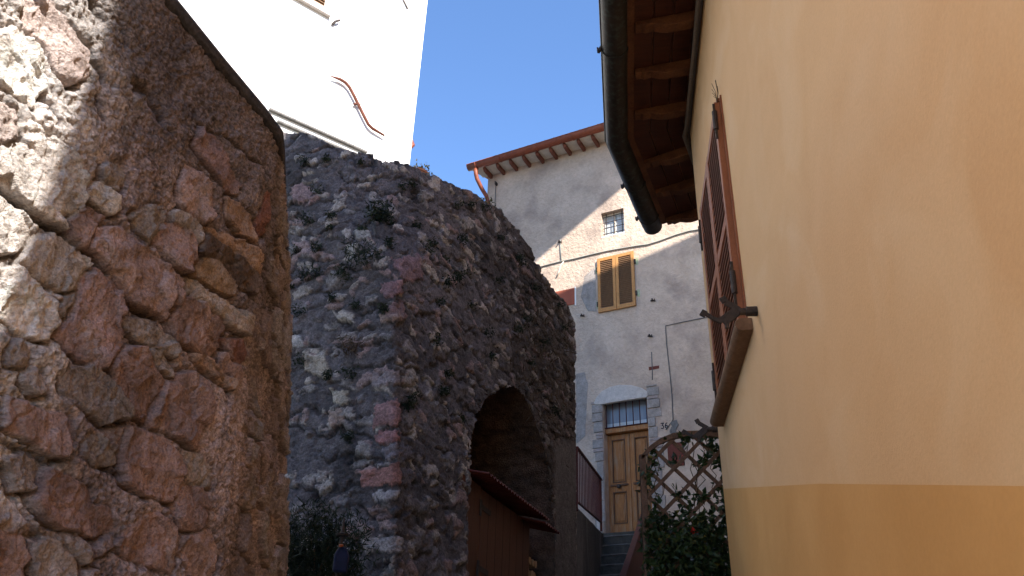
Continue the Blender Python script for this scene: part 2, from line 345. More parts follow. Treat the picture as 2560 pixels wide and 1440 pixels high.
# fascia + half round gutter
b = MB()
for p0, p1, q1, q0 in ((eave_pts(FY, SN, OV-.012), mitp(OV-.012), mitp(OV+.045), eave_pts(FY, SN, OV+.045)), (mitp(OV-.012), eave_pts(FY2, AEND, OV-.012), eave_pts(FY2, AEND, OV+.045), mitp(OV+.045))):
    dn = np.array([0, 0, -.006]); b.hexa([p+dn for p in (p0, p1, q1, q0)]+[p+[0, 0, .052] for p in (p0, p1, q1, q0)])
b.build('fascia', M['rafter'], yh)
GR = .098; go = OV+.04+GR; gzc = under(OV)-.01
gl = [FY(SN, go, gzc)]+[FY(a, go, gzc) for a in np.linspace(0, 5.4, 8)]+[PC+mit*mitlen*go+np.array([0, 0, gzc])]+[FY2(a, go, gzc-.004*a) for a in (.25, .7, 1.1, AEND+.01)]
def half_gutter(name, pts, R, m, parent, n=14, capend=True):
    b = MB(); ring = []
    k = len(pts)
    for i in range(k):
        d = nrm(pts[min(i+1, k-1)]-pts[max(i-1, 0)]); d[2] = 0; d = nrm(d); a = np.array([-d[1], d[0], 0])
        for j in range(n+1):
            t = math.pi*j/n; ring.append(pts[i]+a*R*math.cos(t)-np.array([0, 0, R*math.sin(t)]))
    fs = [(i*(n+1)+j, i*(n+1)+j+1, (i+1)*(n+1)+j+1, (i+1)*(n+1)+j) for i in range(k-1) for j in range(n)]
    b.add(ring, fs)
    b.add([r for r in ring[-(n+1):]], [tuple(range(n+1))]); b.add([r for r in ring[:n+1]], [tuple(range(n+1))])
    o = b.build(name, m, parent, smooth=True); 
    s_ = o.modifiers.new('solid', 'SOLIDIFY'); s_.thickness = .004
    return o
gt = half_gutter('gutter', gl, GR, M['gutter'], yh)
b = MB(); b.tube([p+[0, 0, .0]+nrm(N1)*GR for p in gl], .011, 8); b.build('rim', M['gutter'], gt, smooth=True)
def hoop(c, d, R, r, m, name, parent, t0=0, t1=math.pi):
    d = nrm(d); a = np.array([-d[1], d[0], 0]); b = MB()
    b.tube([c+a*R*math.cos(t)-np.array([0, 0, R*math.sin(t)]) for t in np.linspace(t0, t1, 14)], r, 6); return b.build(name, m, parent, smooth=True)
for fr, a in ((FY, 4.75), (FY, 3.4), (FY2, .62), (FY2, 1.22)):
    c = fr(a, go, gzc); hoop(c, fr.A, GR+.004, .006, M['gutter'], 'joint_ring', gt)
    bb = MB(); p = fr(a, go+GR, gzc); bb.bar(p+[0, 0, .02], p+fr.N*.03+[0, 0, -.03], .03, .02); bb.bar(p+fr.N*.03+[0, 0, -.03], p+fr.N*.035+[0, 0, .005], .03, .012); bb.build('bracket', M['iron'], gt)
# conduit along the wall under the eave
b = MB(); b.tube([FY(a, .035, ZE-.10-.01*math.sin(a*3)) for a in np.linspace(-1, SC-.1, 24)]+[PC+mit*.05+np.array([0, 0, ZE-.1])]+[FY2(.4, .035, ZE-.11)], .022, 8)
b.build('conduit', M['conduit'], yh, smooth=True)
b = MB(); b.tube([FY(a, .02, ZE-.155-.012*math.sin(a*2.2)) for a in np.linspace(-1, SC-.04, 24)]+[FY2(.3, .02, ZE-.16)], .009, 6)
b.build('cable', M['iron'], yh, smooth=True)
# louvred shutter builder
def leaf(parent, fr, a0, a1, z0, z1, o0, th, fw, rails, ns, mf, ms, name='shutter'):
    b = MB()
    b.box(fr, a0, a0+fw, o0, o0+th, z0, z1); b.box(fr, a1-fw, a1, o0, o0+th, z0, z1)
    zr = [z0+fw*1.4]+[z0+(z1-z0)*r for r in rails]+[z1-fw*1.2]
    b.box(fr, a0+fw, a1-fw, o0+.001, o0+th-.002, z0, zr[0]); b.box(fr, a0+fw, a1-fw, o0+.001, o0+th-.002, zr[-1], z1)
    for r in zr[1:-1]: b.box(fr, a0+fw, a1-fw, o0+.001, o0+th-.002, r-fw*.6, r+fw*.6)
    lf = b.build(name, mf, parent, bevel=.003)
    b = MB()
    for k in range(len(zr)-1):
        lo = zr[k]+(fw*.6 if k > 0 else 0); hi = zr[k+1]-(fw*.6 if k < len(zr)-2 else 0); n = ns if isinstance(ns, int) else ns[k]; st = (hi-lo)/n
        for i in range(n):
            zc = lo+st*(i+.5); h = st*.62
            p = [(o0+.004, zc+h*.75), (o0+th-.003, zc-h*.55), (o0+th-.003, zc-h*.55-.011), (o0+.004, zc+h*.75-.011)]
            b.add([fr(a0+fw, o, z) for o, z in p]+[fr(a1-fw, o, z) for o, z in p], [(0, 1, 2, 3), (7, 6, 5, 4), (0, 4, 5, 1), (1, 5, 6, 2), (2, 6, 7, 3), (3, 7, 4, 0)])
    b.box(fr, a0+fw*.9, a1-fw*.9, o0-.004, o0, z0+.01, z1-.01)
    b.build('louvre_slats', ms, lf)
    return lf
ZW0, ZW1 = 1.93, 3.50; A0, A1 = 4.08, 5.30; AM = (A0+A1)/2
lf1 = leaf(yh, FY, A0, AM-.004, ZW0, ZW1, .006, .04, .055, [.47], 12, M['shutter'], M['slat'])
lf2 = leaf(yh, FY, AM+.004, A1, ZW0, ZW1, .006, .04, .055, [.47], 12, M['shutter'], M['slat'])
# frame round the shutters
b = MB()
b.box(FY, A0-.03, A0-.004, 0, .010, ZW0, ZW1+.03); b.box(FY, A1+.004, A1+.03, 0, .03, ZW0, ZW1+.03); b.box(FY, A0-.004, A1+.004, 0, .029, ZW1+.004, ZW1+.03)
b.build('shutter_frame', M['shutter'], yh)
for a, z in ((A0-.005, ZW1-.15), (A1+.02, ZW1-.2), (A1+.02, ZW0+.2), (A0-.005, ZW0+.28)):
    b = MB(); b.tube([FY(a, .05, z-.07), FY(a, .05, z+.07)], .016, 10); b.bar(FY(a, .05, z-.14), FY(a, .05, z+.13), .008, .014)
    b.build('hinge', M['iron'], yh, smooth=False)
# bullnosed sill
b = MB(); prof = [(0, -.035), (.055, -.035)]+[(.055+.035*math.sin(t), -.0-.035*math.cos(t)) for t in np.linspace(0, math.pi, 9)]+[(0, .035)]
zs = ZW0-.045; n = len(prof)
aa0, aa1 = 3.93, 5.46
vs = []
segs = np.linspace(aa0, aa1, 8)
for a in segs: vs += [FY(a, o, zs+z) for o, z in prof]
fs = [tuple(range(n)), tuple((len(segs)-1)*n+i for i in range(n))]+[(k*n+i, k*n+(i+1) % n, (k+1)*n+(i+1) % n, (k+1)*n+i) for k in range(len(segs)-1) for i in range(n)]
b.add(vs, fs); b.build('window_sill', M['sill'], yh, smooth=False, bevel=.004)
# iron shutter holders (zig-zag butterfly on a wall stub)
def holder(fr, a, z, sc=1.0, flip=1):
    t = thing_part = None
    b = MB()
    f2 = lambda q, o, zz: fr(a+q*sc, o, z+zz*sc)
    b.tube([f2(0, 0, 0), f2(0, .085, 0)], .022*sc, 10)
    b.tube([f2(0, .08, 0), f2(0, .10, 0)], .03*sc, 6)
    prof = [(-.015, .105), (.02, .115), (.06, .07), (.05, .035), (.035, .0), (.02, -.06), (.035, -.09), (.075, -.125), (.055, -.15), (.01, -.115), (-.02, -.07), (-.03, -.02), (-.03, .04), (.0, .07)]
    n = len(prof)
    vs = [f2(p*1.0, .098-.35*(zz*.2), zz) for p, zz in prof]+[f2(p*1.0, .112-.35*(zz*.2), zz) for p, zz in prof]
    b.add(vs, [tuple(range(n)), tuple(range(2*n-1, n-1, -1))]+[(i, (i+1) % n, n+(i+1) % n, n+i) for i in range(n)])
    return b
def zig(o0, pts, w, th, fr_n, parent, name='shutter_holder'):
    b = MB()
    for i in range(len(pts)-1): b.bar(pts[i], pts[i+1], th, w[i], up=np.cross(nrm(pts[i+1]-pts[i]), fr_n))
    return b
def holder_thing(fr, a, z, k):
    hb = MB()
    hb.tube([fr(a, 0, z), fr(a, .055*k, z)], .026*k, 10); hb.tube([fr(a, .05*k, z), fr(a, .09*k, z)], .019*k, 10)
    nn = fr.N
    # flat iron figure standing out from the wall, bent like a Z
    q = lambda o, zz, s=0: fr(a+s, o*k, z+zz*k)
    seg = [(q(.085, .01), q(.15, .055), .030, 0), (q(.15, .055), q(.165, .085), .034, 0), (q(.09, .01), q(.175, -.055), .052, 0), (q(.175, -.055), q(.215, -.035), .022, 0), (q(.215, -.035), q(.26, -.0), .020, 0), (q(.25, -.012), q(.275, .004), .036, 0), (q(.15, -.05), q(.155, -.09), .02, 0)]
    for p0, p1, w, _ in seg: hb.bar(p0, p1, .014*k, w*k, up=np.cross(nrm(p1-p0), fr.A))
    o = hb.build('shutter_holder', M['iron'], yh, bevel=.003)
    return o
ha, hz = FY.px(1893, 778); holder_thing(FY, ha, hz, 1.0)
hb2 = FY2.px(1812, 1098); holder_thing(FY2, .12, hb2[1]+.0, 1.0)
# wires and dead twigs above the shutter
b = MB(); P0 = FY(A0-.02, .03, ZW1-.02)
for k in range(7):
    d = np.array([random.uniform(-.03, .02), random.uniform(-.08, .05), random.uniform(.06, .16)])
    b.tube([P0, P0+d*.5+[.008, 0, .01], P0+d], .0018, 4)
b.build('twigs', M['stem'], yh)

# ------------------------------------------------------------------ grey house at the end of the alley
G0 = np.array([2.612, 18.16, 0]); GA = np.array([.87687, -.48072, 0]); GN = np.array([-.48072, -.87687, 0])
FG = Frame(G0, GA, GN)
gh = thing('grey_house', 'old grey plastered house with red gutter and honey wood shutters', 'house', FG(0, -2, 3))
def gp(x, y): return FG.px(x, y)
sw = (-.34, .30, 11.50, 12.24, .20); dr = (-.43, .70, 3.84, 6.18, .30); tr = (-.46, .68, 6.24, 7.0, .16)
tr = (-.46, .67, 6.24, 6.98, .30); dr = (-.42, .67, 3.84, 6.22, .30)
GZT = 14.62
b = MB(); wall_cells(b, FG, -3.92, 6, 0, GZT, [sw, (dr[0], dr[1], 3.84, 6.98)], .3)
b.add([FG(-3.92, 0, 0), FG(-3.92, -6, 0), FG(-3.92, -6, GZT), FG(-3.92, 0, GZT)], [(0, 1, 2, 3)])
b.add([FG(6, 0, 0), FG(6, -6, 0), FG(6, -6, GZT), FG(6, 0, GZT)], [(0, 1, 2, 3)])
b.add([FG(-3.92, -6, 0), FG(6, -6, 0), FG(6, -6, GZT), FG(-3.92, -6, GZT)], [(0, 1, 2, 3)])
b.build('wall', M['greyplaster'], gh)
# roof, soffit
b = MB(); b.hexa([FG(-4.3, .5, GZT+.03), FG(6.2, .5, GZT+.03), FG(6.2, -3.2, GZT+1.2), FG(-4.3, -3.2, GZT+1.2), FG(-4.3, .5, GZT+.12), FG(6.2, .5, GZT+.12), FG(6.2, -3.2, GZT+1.32), FG(-4.3, -3.2, GZT+1.32)])
for k in range(38):
    a = -4.2+k*.27; b.tube([FG(a, .53, GZT+.13), FG(a, -3, GZT+1.3)], .075, 8)
b.build('roof', M['tile'], gh)
obox('soffit', M['cream'], FG, -4.1, 6, .002, .46, GZT-.03, GZT+.02, gh)
for k in range(14):
    a = -3.8+k*.43; b = MB()
    prof = [(.0, -.02), (.46, -.035), (.46, -.09), (.41, -.15), (.30, -.16), (0, -.16)]
    n = len(prof); vs = [FG(a-.042, o, GZT+z) for o, z in prof]+[FG(a+.042, o, GZT+z) for o, z in prof]
    b.add(vs, [tuple(range(n)), tuple(range(2*n-1, n-1, -1))]+[(i, (i+1) % n, n+(i+1) % n, n+i) for i in range(n)]); b.build('rafter_tail', M['tail'], gh, bevel=.01)
g2 = half_gutter('gutter', [FG(a, .56, GZT+.04) for a in (-4.28, -2.5, -1, .5, 2, 4, 6)], .125, M['redgutter'], gh)
b = MB(); b.tube([FG(-4.28, .68, GZT+.05), FG(6, .68, GZT+.05)], .02, 6); b.build('rim', M['redgutter'], g2)
for a in (-4.0, -3.2, -2.0, -.9, .2, 1.3): hoop(FG(a, .56, GZT+.04), GA, .13, .012, M['redgutter'], 'joint_ring', g2)
b = MB(); pts = [FG(-4.02, .56, GZT-.07), FG(-4.02, .55, GZT-.25), FG(-4.0, .50, GZT-.42), FG(-3.93, .30, GZT-.68), FG(-3.86, .14, GZT-.86), FG(-3.83, .09, GZT-1.05), FG(-3.83, .09, GZT-5)]
b.tube(pts, .062, 12); b.build('downpipe', M['redgutter'], gh, smooth=True)
b = MB(); b.bar(FG(-3.6, .0, GZT-.45), FG(-3.6, .10, GZT-.42), .05, .07); b.bar(FG(-3.62, .08, GZT-.36), FG(-3.6, .08, GZT-.5), .03, .03); b.build('bracket', M['iron'], gh)
b = MB(); b.tube([FG(-3.62, .03, GZT-.5), FG(-3.63, .02, GZT-1.6), FG(-3.62, .02, GZT-4)], .012, 5); b.build('cable', M['darkwire'], gh)
# small barred window
wi = obox('window_pane', M['netting'], FG, sw[0], sw[1], -.2, -.19, sw[2], sw[3], gh)
b = MB()
b.box(FG, sw[0], sw[0]+.045, -.188, -.15, sw[2], sw[3]); b.box(FG, sw[1]-.045, sw[1], -.188, -.15, sw[2], sw[3]); b.box(FG, sw[0]+.045, sw[1]-.045, -.188, -.151, sw[2], sw[2]+.04); b.box(FG, sw[0]+.045, sw[1]-.045, -.188, -.151, sw[3]-.04, sw[3]); b.box(FG, -.035, -.0, -.188, -.152, sw[2]+.04, sw[3]-.04)
b.build('frame', M['palewood'], wi)
b = MB()
for a in np.linspace(sw[0]+.11, sw[1]-.09, 3): b.tube([FG(a, -.1, sw[2]), FG(a, -.1, sw[3])], .011, 6)
for z in np.linspace(sw[2]+.13, sw[3]-.08, 4): b.tube([FG(sw[0], -.11, z), FG(sw[1], -.11, z)], .010, 6)
b.build('window_bars', M['iron'], gh)
obox('plaster_surround', M['white'], FG, sw[0]-.006, sw[1]+.006, -.18, .004, sw[2]-.03, sw[2]-.001, gh)
# honey shutters
hz0, hz1 = 9.27, 10.83
leaf(gh, FG, -.46, .03, hz0, hz1, .01, .05, .075, [], 26, M['woodshutter'], M['woodslat'])
leaf(gh, FG, .04, .53, hz0, hz1, .01, .05, .075, [], 26, M['woodshutter'], M['woodslat'])
for a, z in ((-.53, hz0+.25), (-.53, hz1-.3), (.60, hz0+.35), (.60, hz1-.3)): obox('painted_patch', M['lime'], FG, a-.035, a+.035, .0, .006, z-.1, z+.1, gh)
for a, z in ((-.48, hz0+.25), (-.48, hz1-.3), (.55, hz0+.35), (.55, hz1-.3)): obox('hinge', M['iron'], FG, a-.02, a+.02, .004, .05, z-.06, z+.06, gh)
# red-brown hatch
a0, z0 = gp(1408, 772); a1, z1 = gp(1437, 722)
obox('hatch', M['redbrown'], FG, a0-.3, a1, .0, .03, z0+.06, z1+.02, gh, bevel=.01)
obox('hatch_surround', M['white'], FG, a1+.004, a1+.035, .0, .02, z0+.02, z1+.05, gh)
# holes and hooks
for i, (x, y) in enumerate(((1632, 752), (1456, 790), (1625, 841), (1400, 606))):
    a, z = gp(x, y); b = MB(); b.tube([FG(a, .0, z), FG(a+.01, .09, z+.01)], .02, 6); b.bar(FG(a-.05, .02, z+.01), FG(a+.06, .03, z-.02), .02, .035); b.bar(FG(a+.05, .03, z+.03), FG(a+.07, .05, z-.05), .015, .02)
    b.build('iron_hook', M['iron'], gh)
# wires
def wire(parent, px, r, m, name='cable', o=.02, fr=FG):
    pts = [fr(*(lambda q: (q[0], o, q[1]))(fr.px(x, y))) for x, y in px]; b = MB(); b.tube(pts, r, 5); return b.build(name, m, parent, smooth=True)
wire(gh, [(1340, 672), (1365, 664), (1400, 655), (1440, 647), (1480, 637), (1520, 628), (1560, 621), (1590, 616), (1620, 612), (1650, 603), (1690, 588), (1725, 578), (1770, 571)], .018, M['wire'])
wire(gh, [(1410, 655), (1403, 665), (1398, 680), (1393, 692)], .02, M['cream'], 'frayed_wire')
wire(gh, [(1402, 600), (1402, 620), (1404, 655)], .014, M['wire'])
wire(gh, [(1665, 1075), (1683, 1050), (1680, 985), (1673, 915), (1667, 860), (1664, 815), (1700, 807), (1740, 799), (1790, 790)], .011, M['darkwire'], o=.012)
wire(gh, [(1629, 880), (1630, 905), (1631, 925), (1631, 950)], .012, M['darkwire'], 'crack_line', o=.004)
# 36 house number
def stroke(fr, pts, w, o, b):
    for i in range(len(pts)-1):
        p = np.array(pts[i]); q = np.array(pts[i+1]); d = nrm(q-p); n = np.array([-d[1], d[0]])*w/2; p = p-d*w*.3; q = q+d*w*.3
        b.add([fr(*(p+n)[:1], o, (p+n)[1]), fr((p-n)[0], o, (p-n)[1]), fr((q-n)[0], o, (q-n)[1]), fr((q+n)[0], o, (q+n)[1])], [(0, 1, 2, 3)]); o += .0002
b = MB(); an, zn = gp(1653, 1071); h = .125; wd = .062
D3 = [(0, 1), (1, 1), (.45, .6), (.85, .5), (1, .3), (.8, .05), (.4, 0), (.05, .1)]
D6 = [(.85, .98), (.4, .85), (.1, .5), (.08, .2), (.4, 0), (.8, .08), (.95, .3), (.75, .5), (.35, .5), (.1, .3)]
for k, D in enumerate((D3, D6)): stroke(FG, [(an+k*.092+x*wd, zn-.01+y*h+.0) for x, y in D], .020, .004, b)
b.build('house_number', M['paint'], gh)
# door
drr = MB(); dz0, dz1 = 3.86, 6.15; o0 = -.28
dm = .13
dp = None
for (a0, a1) in ((-.42, .122), (.128, .67)):
    fw = .11; b = MB()
    b.box(FG, a0, a0+fw, o0, o0+.05, dz0, dz1); b.box(FG, a1-fw, a1, o0, o0+.05, dz0, dz1)
    zz = [dz0, dz0+.24, dz0+.95, dz0+1.16, dz1-.12, dz1]
    for i in (0, 2, 4): b.box(FG, a0+fw, a1-fw, o0, o0+.048, zz[i], zz[i+1])
    b.box(FG, a0+fw, a1-fw, o0, o0+.02, zz[1], zz[2]); b.box(FG, a0+fw, a1-fw, o0, o0+.02, zz[3], zz[4])
    for i in (1, 3): b.box(FG, a0+fw+.06, a1-fw-.06, o0+.02, o0+.038, zz[i]+.06, zz[i+1]-.06)
    d_ = b.build('door_leaf', M['door'], gh, bevel=.008)
    b = MB()
    for i in (1, 3):
        for (p, q, r, s_) in ((a0+fw, a1-fw, zz[i], zz[i]+.02), (a0+fw, a1-fw, zz[i+1]-.02, zz[i+1]), (a0+fw, a0+fw+.02, zz[i]+.02, zz[i+1]-.02), (a1-fw-.02, a1-fw, zz[i]+.02, zz[i+1]-.02)): b.box(FG, p, q, o0+.021, o0+.062, r, s_)
    b.box(FG, a0+.06, a1-.06, o0+.05, o0+.085, dz0+1.08, dz0+1.12)
    b.build('moulding', M['dooredge'], d_)
    b = MB(); c = FG((a0+a1)/2, o0+.05, dz0+1.3-.22+.12); ring = []
    b.tube([FG((a0+a1)/2, o0+.03, dz0+1.06), FG((a0+a1)/2, o0+.10, dz0+1.06), FG((a0+a1)/2, o0+.105, dz0+1.06), FG((a0+a1)/2, o0+.14, dz0+1.06)], [.02, .02, .05, .035], 12)
    b.build('knob', M['iron'], d_, smooth=False)
# transom
tw = obox('transom_window', M['glass'], FG, -.42, .67, -.24, -.23, 6.28, 6.98, gh)
obox('transom_rail', M['door'], FG, -.42, .67, -.28, -.10, 6.16, 6.275, gh, bevel=.01)
b = MB()
for a in np.linspace(-.38, .62, 7): b.tube([FG(a, -.10, 6.27), FG(a, -.10, 6.98)], .013, 6)
b.box(FG, -.42, .67, -.115, -.085, 6.276, 6.30); b.build('window_bars', M['darkred'], gh)
obox('curtain_hem', M['netting'], FG, -.41, .66, -.229, -.226, 6.28, 6.43, tw)
# whitewashed lintel: segmental arch
top = [gp(x, y) for x, y in ((1486, 1010), (1492, 995), (1505, 980), (1525, 969), (1550, 963), (1580, 964), (1605, 971), (1618, 979), (1621, 990))]
bot = [gp(x, y) for x, y in ((1617, 995), (1560, 1003), (1500, 1013), (1490, 1013))]
b = MB(); b.prism(FG, [(a, z) for a, z in top]+[(a, z) for a, z in bot], -.05, .045); b.build('lintel', M['whitestone'], gh, bevel=.015)
# jamb masonry
rs = random.Random(3)
for side, (ja, jb, bricks) in enumerate(((-.62, -.43, True), (.68, .90, True))):
    z = 3.84 if side == 0 else 3.84
    ztop = 6.95 if side == 0 else 7.15
    while z < ztop:
        hh = rs.choice((.08, .09, .26, .22) if z > 5.2 else (.45, .3)); e = rs.uniform(-.06, .12)
        m_ = M['brickjamb'] if hh < .12 else M['jambstone']
        if side == 0: obox('jamb_stone', m_, FG, ja-e, jb, -.28, .016+rs.uniform(0, .02), z, min(z+hh-.012, ztop), gh, bevel=.012)
        else: obox('jamb_stone', m_, FG, ja, jb+e, -.28, .016+rs.uniform(0, .02), z, min(z+hh-.012, ztop), gh, bevel=.012)
        z += hh
obox('threshold', M['step'], FG, -.6, .85, -.28, .12, 3.70, 3.845, gh, bevel=.02)
obox('plinth_block', M['whitestone'], FG, -.58, -.42, .0, .16, 3.85, 4.13, gh, bevel=.02)
# cement patch, red panel near trellis
b = MB(); pa = [gp(x, y) for x, y in ((1683, 1052), (1692, 1050), (1697, 1062), (1690, 1075), (1694, 1090), (1680, 1092), (1674, 1078), (1680, 1066), (1676, 1058))]
b.prism(FG, pa, 0, .02); b.build('cement_patch', M['cement'], gh, bevel=.006)
a0, z0 = gp(1672, 1168); a1, z1 = gp(1708, 1105)
obox('meter_hatch', M['darkred2'], FG, a0, a1, 0, .03, z0, z1, gh, bevel=.01)
b = MB(); pa = [gp(x, y) for x, y in ((1622, 918), (1648, 914), (1648, 921), (1623, 926))]; b.prism(FG, pa, 0, .012); b.build('exposed_brick', M['darkred2'], gh)
# whitish repair patches
for poly in (((1462, 690), (1488, 668), (1492, 780), (1470, 778), (1452, 742)), ((1440, 935), (1462, 930), (1470, 960), (1463, 1090), (1441, 1110))):
    b = MB(); pa = [gp(x, y) for x, y in poly]; b.prism(FG, pa, 0, .008); b.build('plaster_patch', M['jambstone'], gh, bevel=.004)

# ------------------------------------------------------------------ rubble wall (left)
HL = vpdir(1950); NL = np.array([HL[1], -HL[0], 0]); DL = 1.5
FL = Frame(-NL*DL, HL, NL)          # N points to the alley
cA = FL.px(690, 352); cB = FL.px(552, 1400)
def sC(z): return cB[0]+(cA[0]-cB[0])*(z-cB[1])/(cA[1]-cB[1])
ZT = FL.px(560, 190)[1]
farT = at_y(717, 392, 3.75); farB = at_y(704, 1440, 3.75)
def far(z): t = ((z-farB[2])/(farT[2]-farB[2]))[..., None] if hasattr(z, 'shape') else (z-farB[2])/(farT[2]-farB[2]); return farB+(farT-farB)*t
# columns (q: metres from the corner), rows z
q = np.concatenate([np.linspace(-9, -2.2, 60), np.linspace(-2.17, .0, 640), np.linspace(.006, 1.75, 330)])
zr = np.concatenate([np.linspace(-3.2, .1, 60), np.linspace(.104, ZT, 560)])
Q, Zg = np.meshgrid(q, zr)
Sc = sC(Zg); Cpt = FL.O+HL*Sc[..., None]+np.stack([0*Zg, 0*Zg, Zg], -1)
FarP = far(Zg); FarP[..., 2] = Zg; FarP[..., 1] = np.where(Zg < .1, farB[1], FarP[..., 1])
Dv = FarP-Cpt; Dl = np.linalg.norm(Dv, axis=-1, keepdims=True); Dv = Dv/Dl
PA = Cpt+HL*np.minimum(Q, 0)[..., None]; PB = Cpt+Dv*np.maximum(Q, 0)[..., None]
P = np.where((Q <= 0)[..., None], PA, PB)
rad = .10+.0*Zg
near = np.abs(Q) < rad; t = np.clip((Q+rad)/(2*rad), 0, 1)[..., None]
bez = (1-t)**2*(Cpt-HL*rad[..., None])+2*t*(1-t)*Cpt+t**2*(Cpt+Dv*rad[..., None])
P = np.where(near[..., None], bez, P)
beyond = Q > Dl[..., 0]
P = np.where(beyond[..., None], FarP+np.array([-.95, .3, 0])*(Q-Dl[..., 0])[..., None], P)
NRM = surf_normals(P)
if (NRM[300, 400]@NL) < 0: NRM = -NRM
# colours / heights
wx = fbm(Q*9, Zg*9, 3, 11)*.012; wz = fbm(Q*9, Zg*9, 3, 12)*.012
X = Q+wx+fbm(Q*40, Zg*40, 2, 13)*.003; Y = Zg+wz
C1, C2, CI, _ = voro(Q*60+wx*90, Zg*60+wz*90, 7); D1_, D2_, DI, _ = voro(Q*26+3+wx*60, Zg*26+wz*60, 8)
mort = fbm(Q*14, Zg*14, 5, 1, .6)*.011-np.abs(fbm(Q*38, Zg*38, 3, 2))*.010+fbm(Q*3, Zg*3, 2, 3)*.012+.008+(.5-C1)*.010*(CI > .35)+(.5-D1_)*.012*(DI > .55)
grit = fbm(Q*120, Zg*120, 2, 5)*.0022
Hh = mort+grit
mc = (np.array([.44, .345, .325])[None, None]+np.array([.27, .31, .30])*sst(-.58, -.86, Q+.12*fbm(Q*4, Zg*4, 3, 200))[..., None]); tone = (1+.35*fbm(Q*5, Zg*5, 4, 21)+.25*fbm(Q*60, Zg*60, 2, 22)+.55*fbm(Q*150, Zg*150, 2, 24))[..., None]  # mortar painted paler towards the sunlit end, sunlight put into the colour
colA = mc*tone*(1-.35*sst(.4, .0, C2-C1)*(CI > .3))[..., None]
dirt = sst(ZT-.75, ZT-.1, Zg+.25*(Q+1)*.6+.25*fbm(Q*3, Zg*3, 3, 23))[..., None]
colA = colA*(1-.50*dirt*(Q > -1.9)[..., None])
stones = []
def st(c, pts, h=.030): stones.append((c, pts, h))
PK = (.42, .295, .26); RD = (.37, .25, .215); GY = (.39, .33, .295); BR = (.38, .25, .175); PL = (.80, .74, .69)  # PL and the palest stones below carry painted sunlight for the lit end
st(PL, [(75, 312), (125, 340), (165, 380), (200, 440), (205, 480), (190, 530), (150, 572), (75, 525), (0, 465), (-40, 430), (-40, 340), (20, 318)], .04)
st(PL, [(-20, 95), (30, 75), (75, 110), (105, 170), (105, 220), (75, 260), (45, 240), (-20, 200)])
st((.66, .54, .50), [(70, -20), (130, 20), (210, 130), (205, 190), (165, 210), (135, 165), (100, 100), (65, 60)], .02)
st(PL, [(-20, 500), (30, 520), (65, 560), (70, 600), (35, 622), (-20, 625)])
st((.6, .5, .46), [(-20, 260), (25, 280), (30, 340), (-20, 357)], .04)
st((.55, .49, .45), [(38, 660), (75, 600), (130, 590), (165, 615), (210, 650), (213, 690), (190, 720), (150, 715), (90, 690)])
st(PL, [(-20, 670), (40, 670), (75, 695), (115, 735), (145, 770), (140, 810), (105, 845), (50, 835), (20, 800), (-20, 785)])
st(GY, [(245, 425), (265, 410), (300, 420), (305, 450), (285, 472), (255, 465)], .018)
st(PL, [(215, 480), (245, 457), (280, 490), (288, 515), (275, 537), (250, 520), (220, 495)])
st(PK, [(165, 555), (190, 530), (220, 520), (250, 545), (240, 575), (220, 600), (210, 620), (175, 595)], .035)
st(PK, [(215, 625), (240, 575), (300, 572), (350, 612), (400, 650), (440, 690), (462, 722), (455, 755), (415, 805), (380, 775), (320, 745), (290, 715), (250, 665)], .05)
st(GY, [(320, 540), (370, 515), (400, 520), (415, 550), (395, 585), (380, 607), (350, 580)])
st(PK, [(440, 470), (465, 425), (500, 435), (526, 460), (529, 520), (515, 570), (480, 545), (450, 510)], .032)
st((.30, .2, .185), [(485, 365), (495, 325), (530, 345), (555, 385), (575, 425), (597, 465), (590, 485), (565, 475), (530, 425), (505, 395)], .025)
st(GY, [(430, 540), (450, 530), (490, 560), (510, 595), (500, 617), (470, 595), (440, 565)])
st(RD, [(390, 600), (410, 570), (440, 565), (475, 590), (485, 630), (492, 665), (470, 682), (435, 660), (415, 630)], .04)
st(BR, [(560, 500), (590, 515), (637, 555), (635, 602), (595, 580), (562, 545)], .03)
st(BR, [(515, 575), (555, 580), (652, 635), (648, 682), (615, 665), (530, 595)], .035)
st((.13, .085, .06), [(495, 630), (520, 590), (565, 620), (605, 655), (640, 685), (639, 727), (600, 710), (545, 680), (515, 650)], .035)
st((.32, .21, .125), [(480, 685), (505, 652), (540, 660), (580, 700), (575, 735), (545, 728), (500, 700)], .03)
st((.42, .34, .28), [(460, 735), (478, 697), (530, 740), (615, 790), (610, 838), (550, 802), (490, 757)], .04)
st(RD, [(420, 810), (455, 752), (500, 760), (550, 805), (552, 842), (535, 885), (520, 898), (480, 870), (435, 850)], .04)
st(GY, [(148, 775), (165, 742), (195, 732), (200, 760), (190, 780), (175, 802)])
st((.38, .265, .245), [(195, 745), (205, 700), (235, 682), (270, 700), (290, 740), (298, 800), (290, 880), (268, 925), (225, 915), (170, 880), (148, 840), (175, 805)], .035)
st(GY, [(300, 800), (325, 790), (370, 800), (410, 840), (438, 865), (430, 895), (390, 870), (350, 850), (310, 820)])
st(RD, [(272, 930), (310, 875), (340, 865), (370, 880), (390, 910), (412, 945), (405, 975), (365, 1050), (325, 1020), (285, 975)], .03)
st(RD, [(415, 950), (440, 940), (490, 935), (515, 955), (520, 1000), (515, 1050), (490, 1090), (482, 1125), (435, 1090), (370, 1058), (390, 1010)], .045)
st((.27, .22, .19), [(145, 955), (170, 930), (220, 920), (260, 945), (290, 985), (317, 1035), (255, 1055), (220, 1030), (190, 1000), (155, 980)], .028)
st(GY, [(50, 960), (55, 925), (85, 932), (105, 975), (85, 988)])
st(RD, [(300, 1145), (320, 1060), (355, 1075), (410, 1105), (440, 1145), (447, 1180), (430, 1220), (420, 1250), (350, 1230), (305, 1200)], .028)
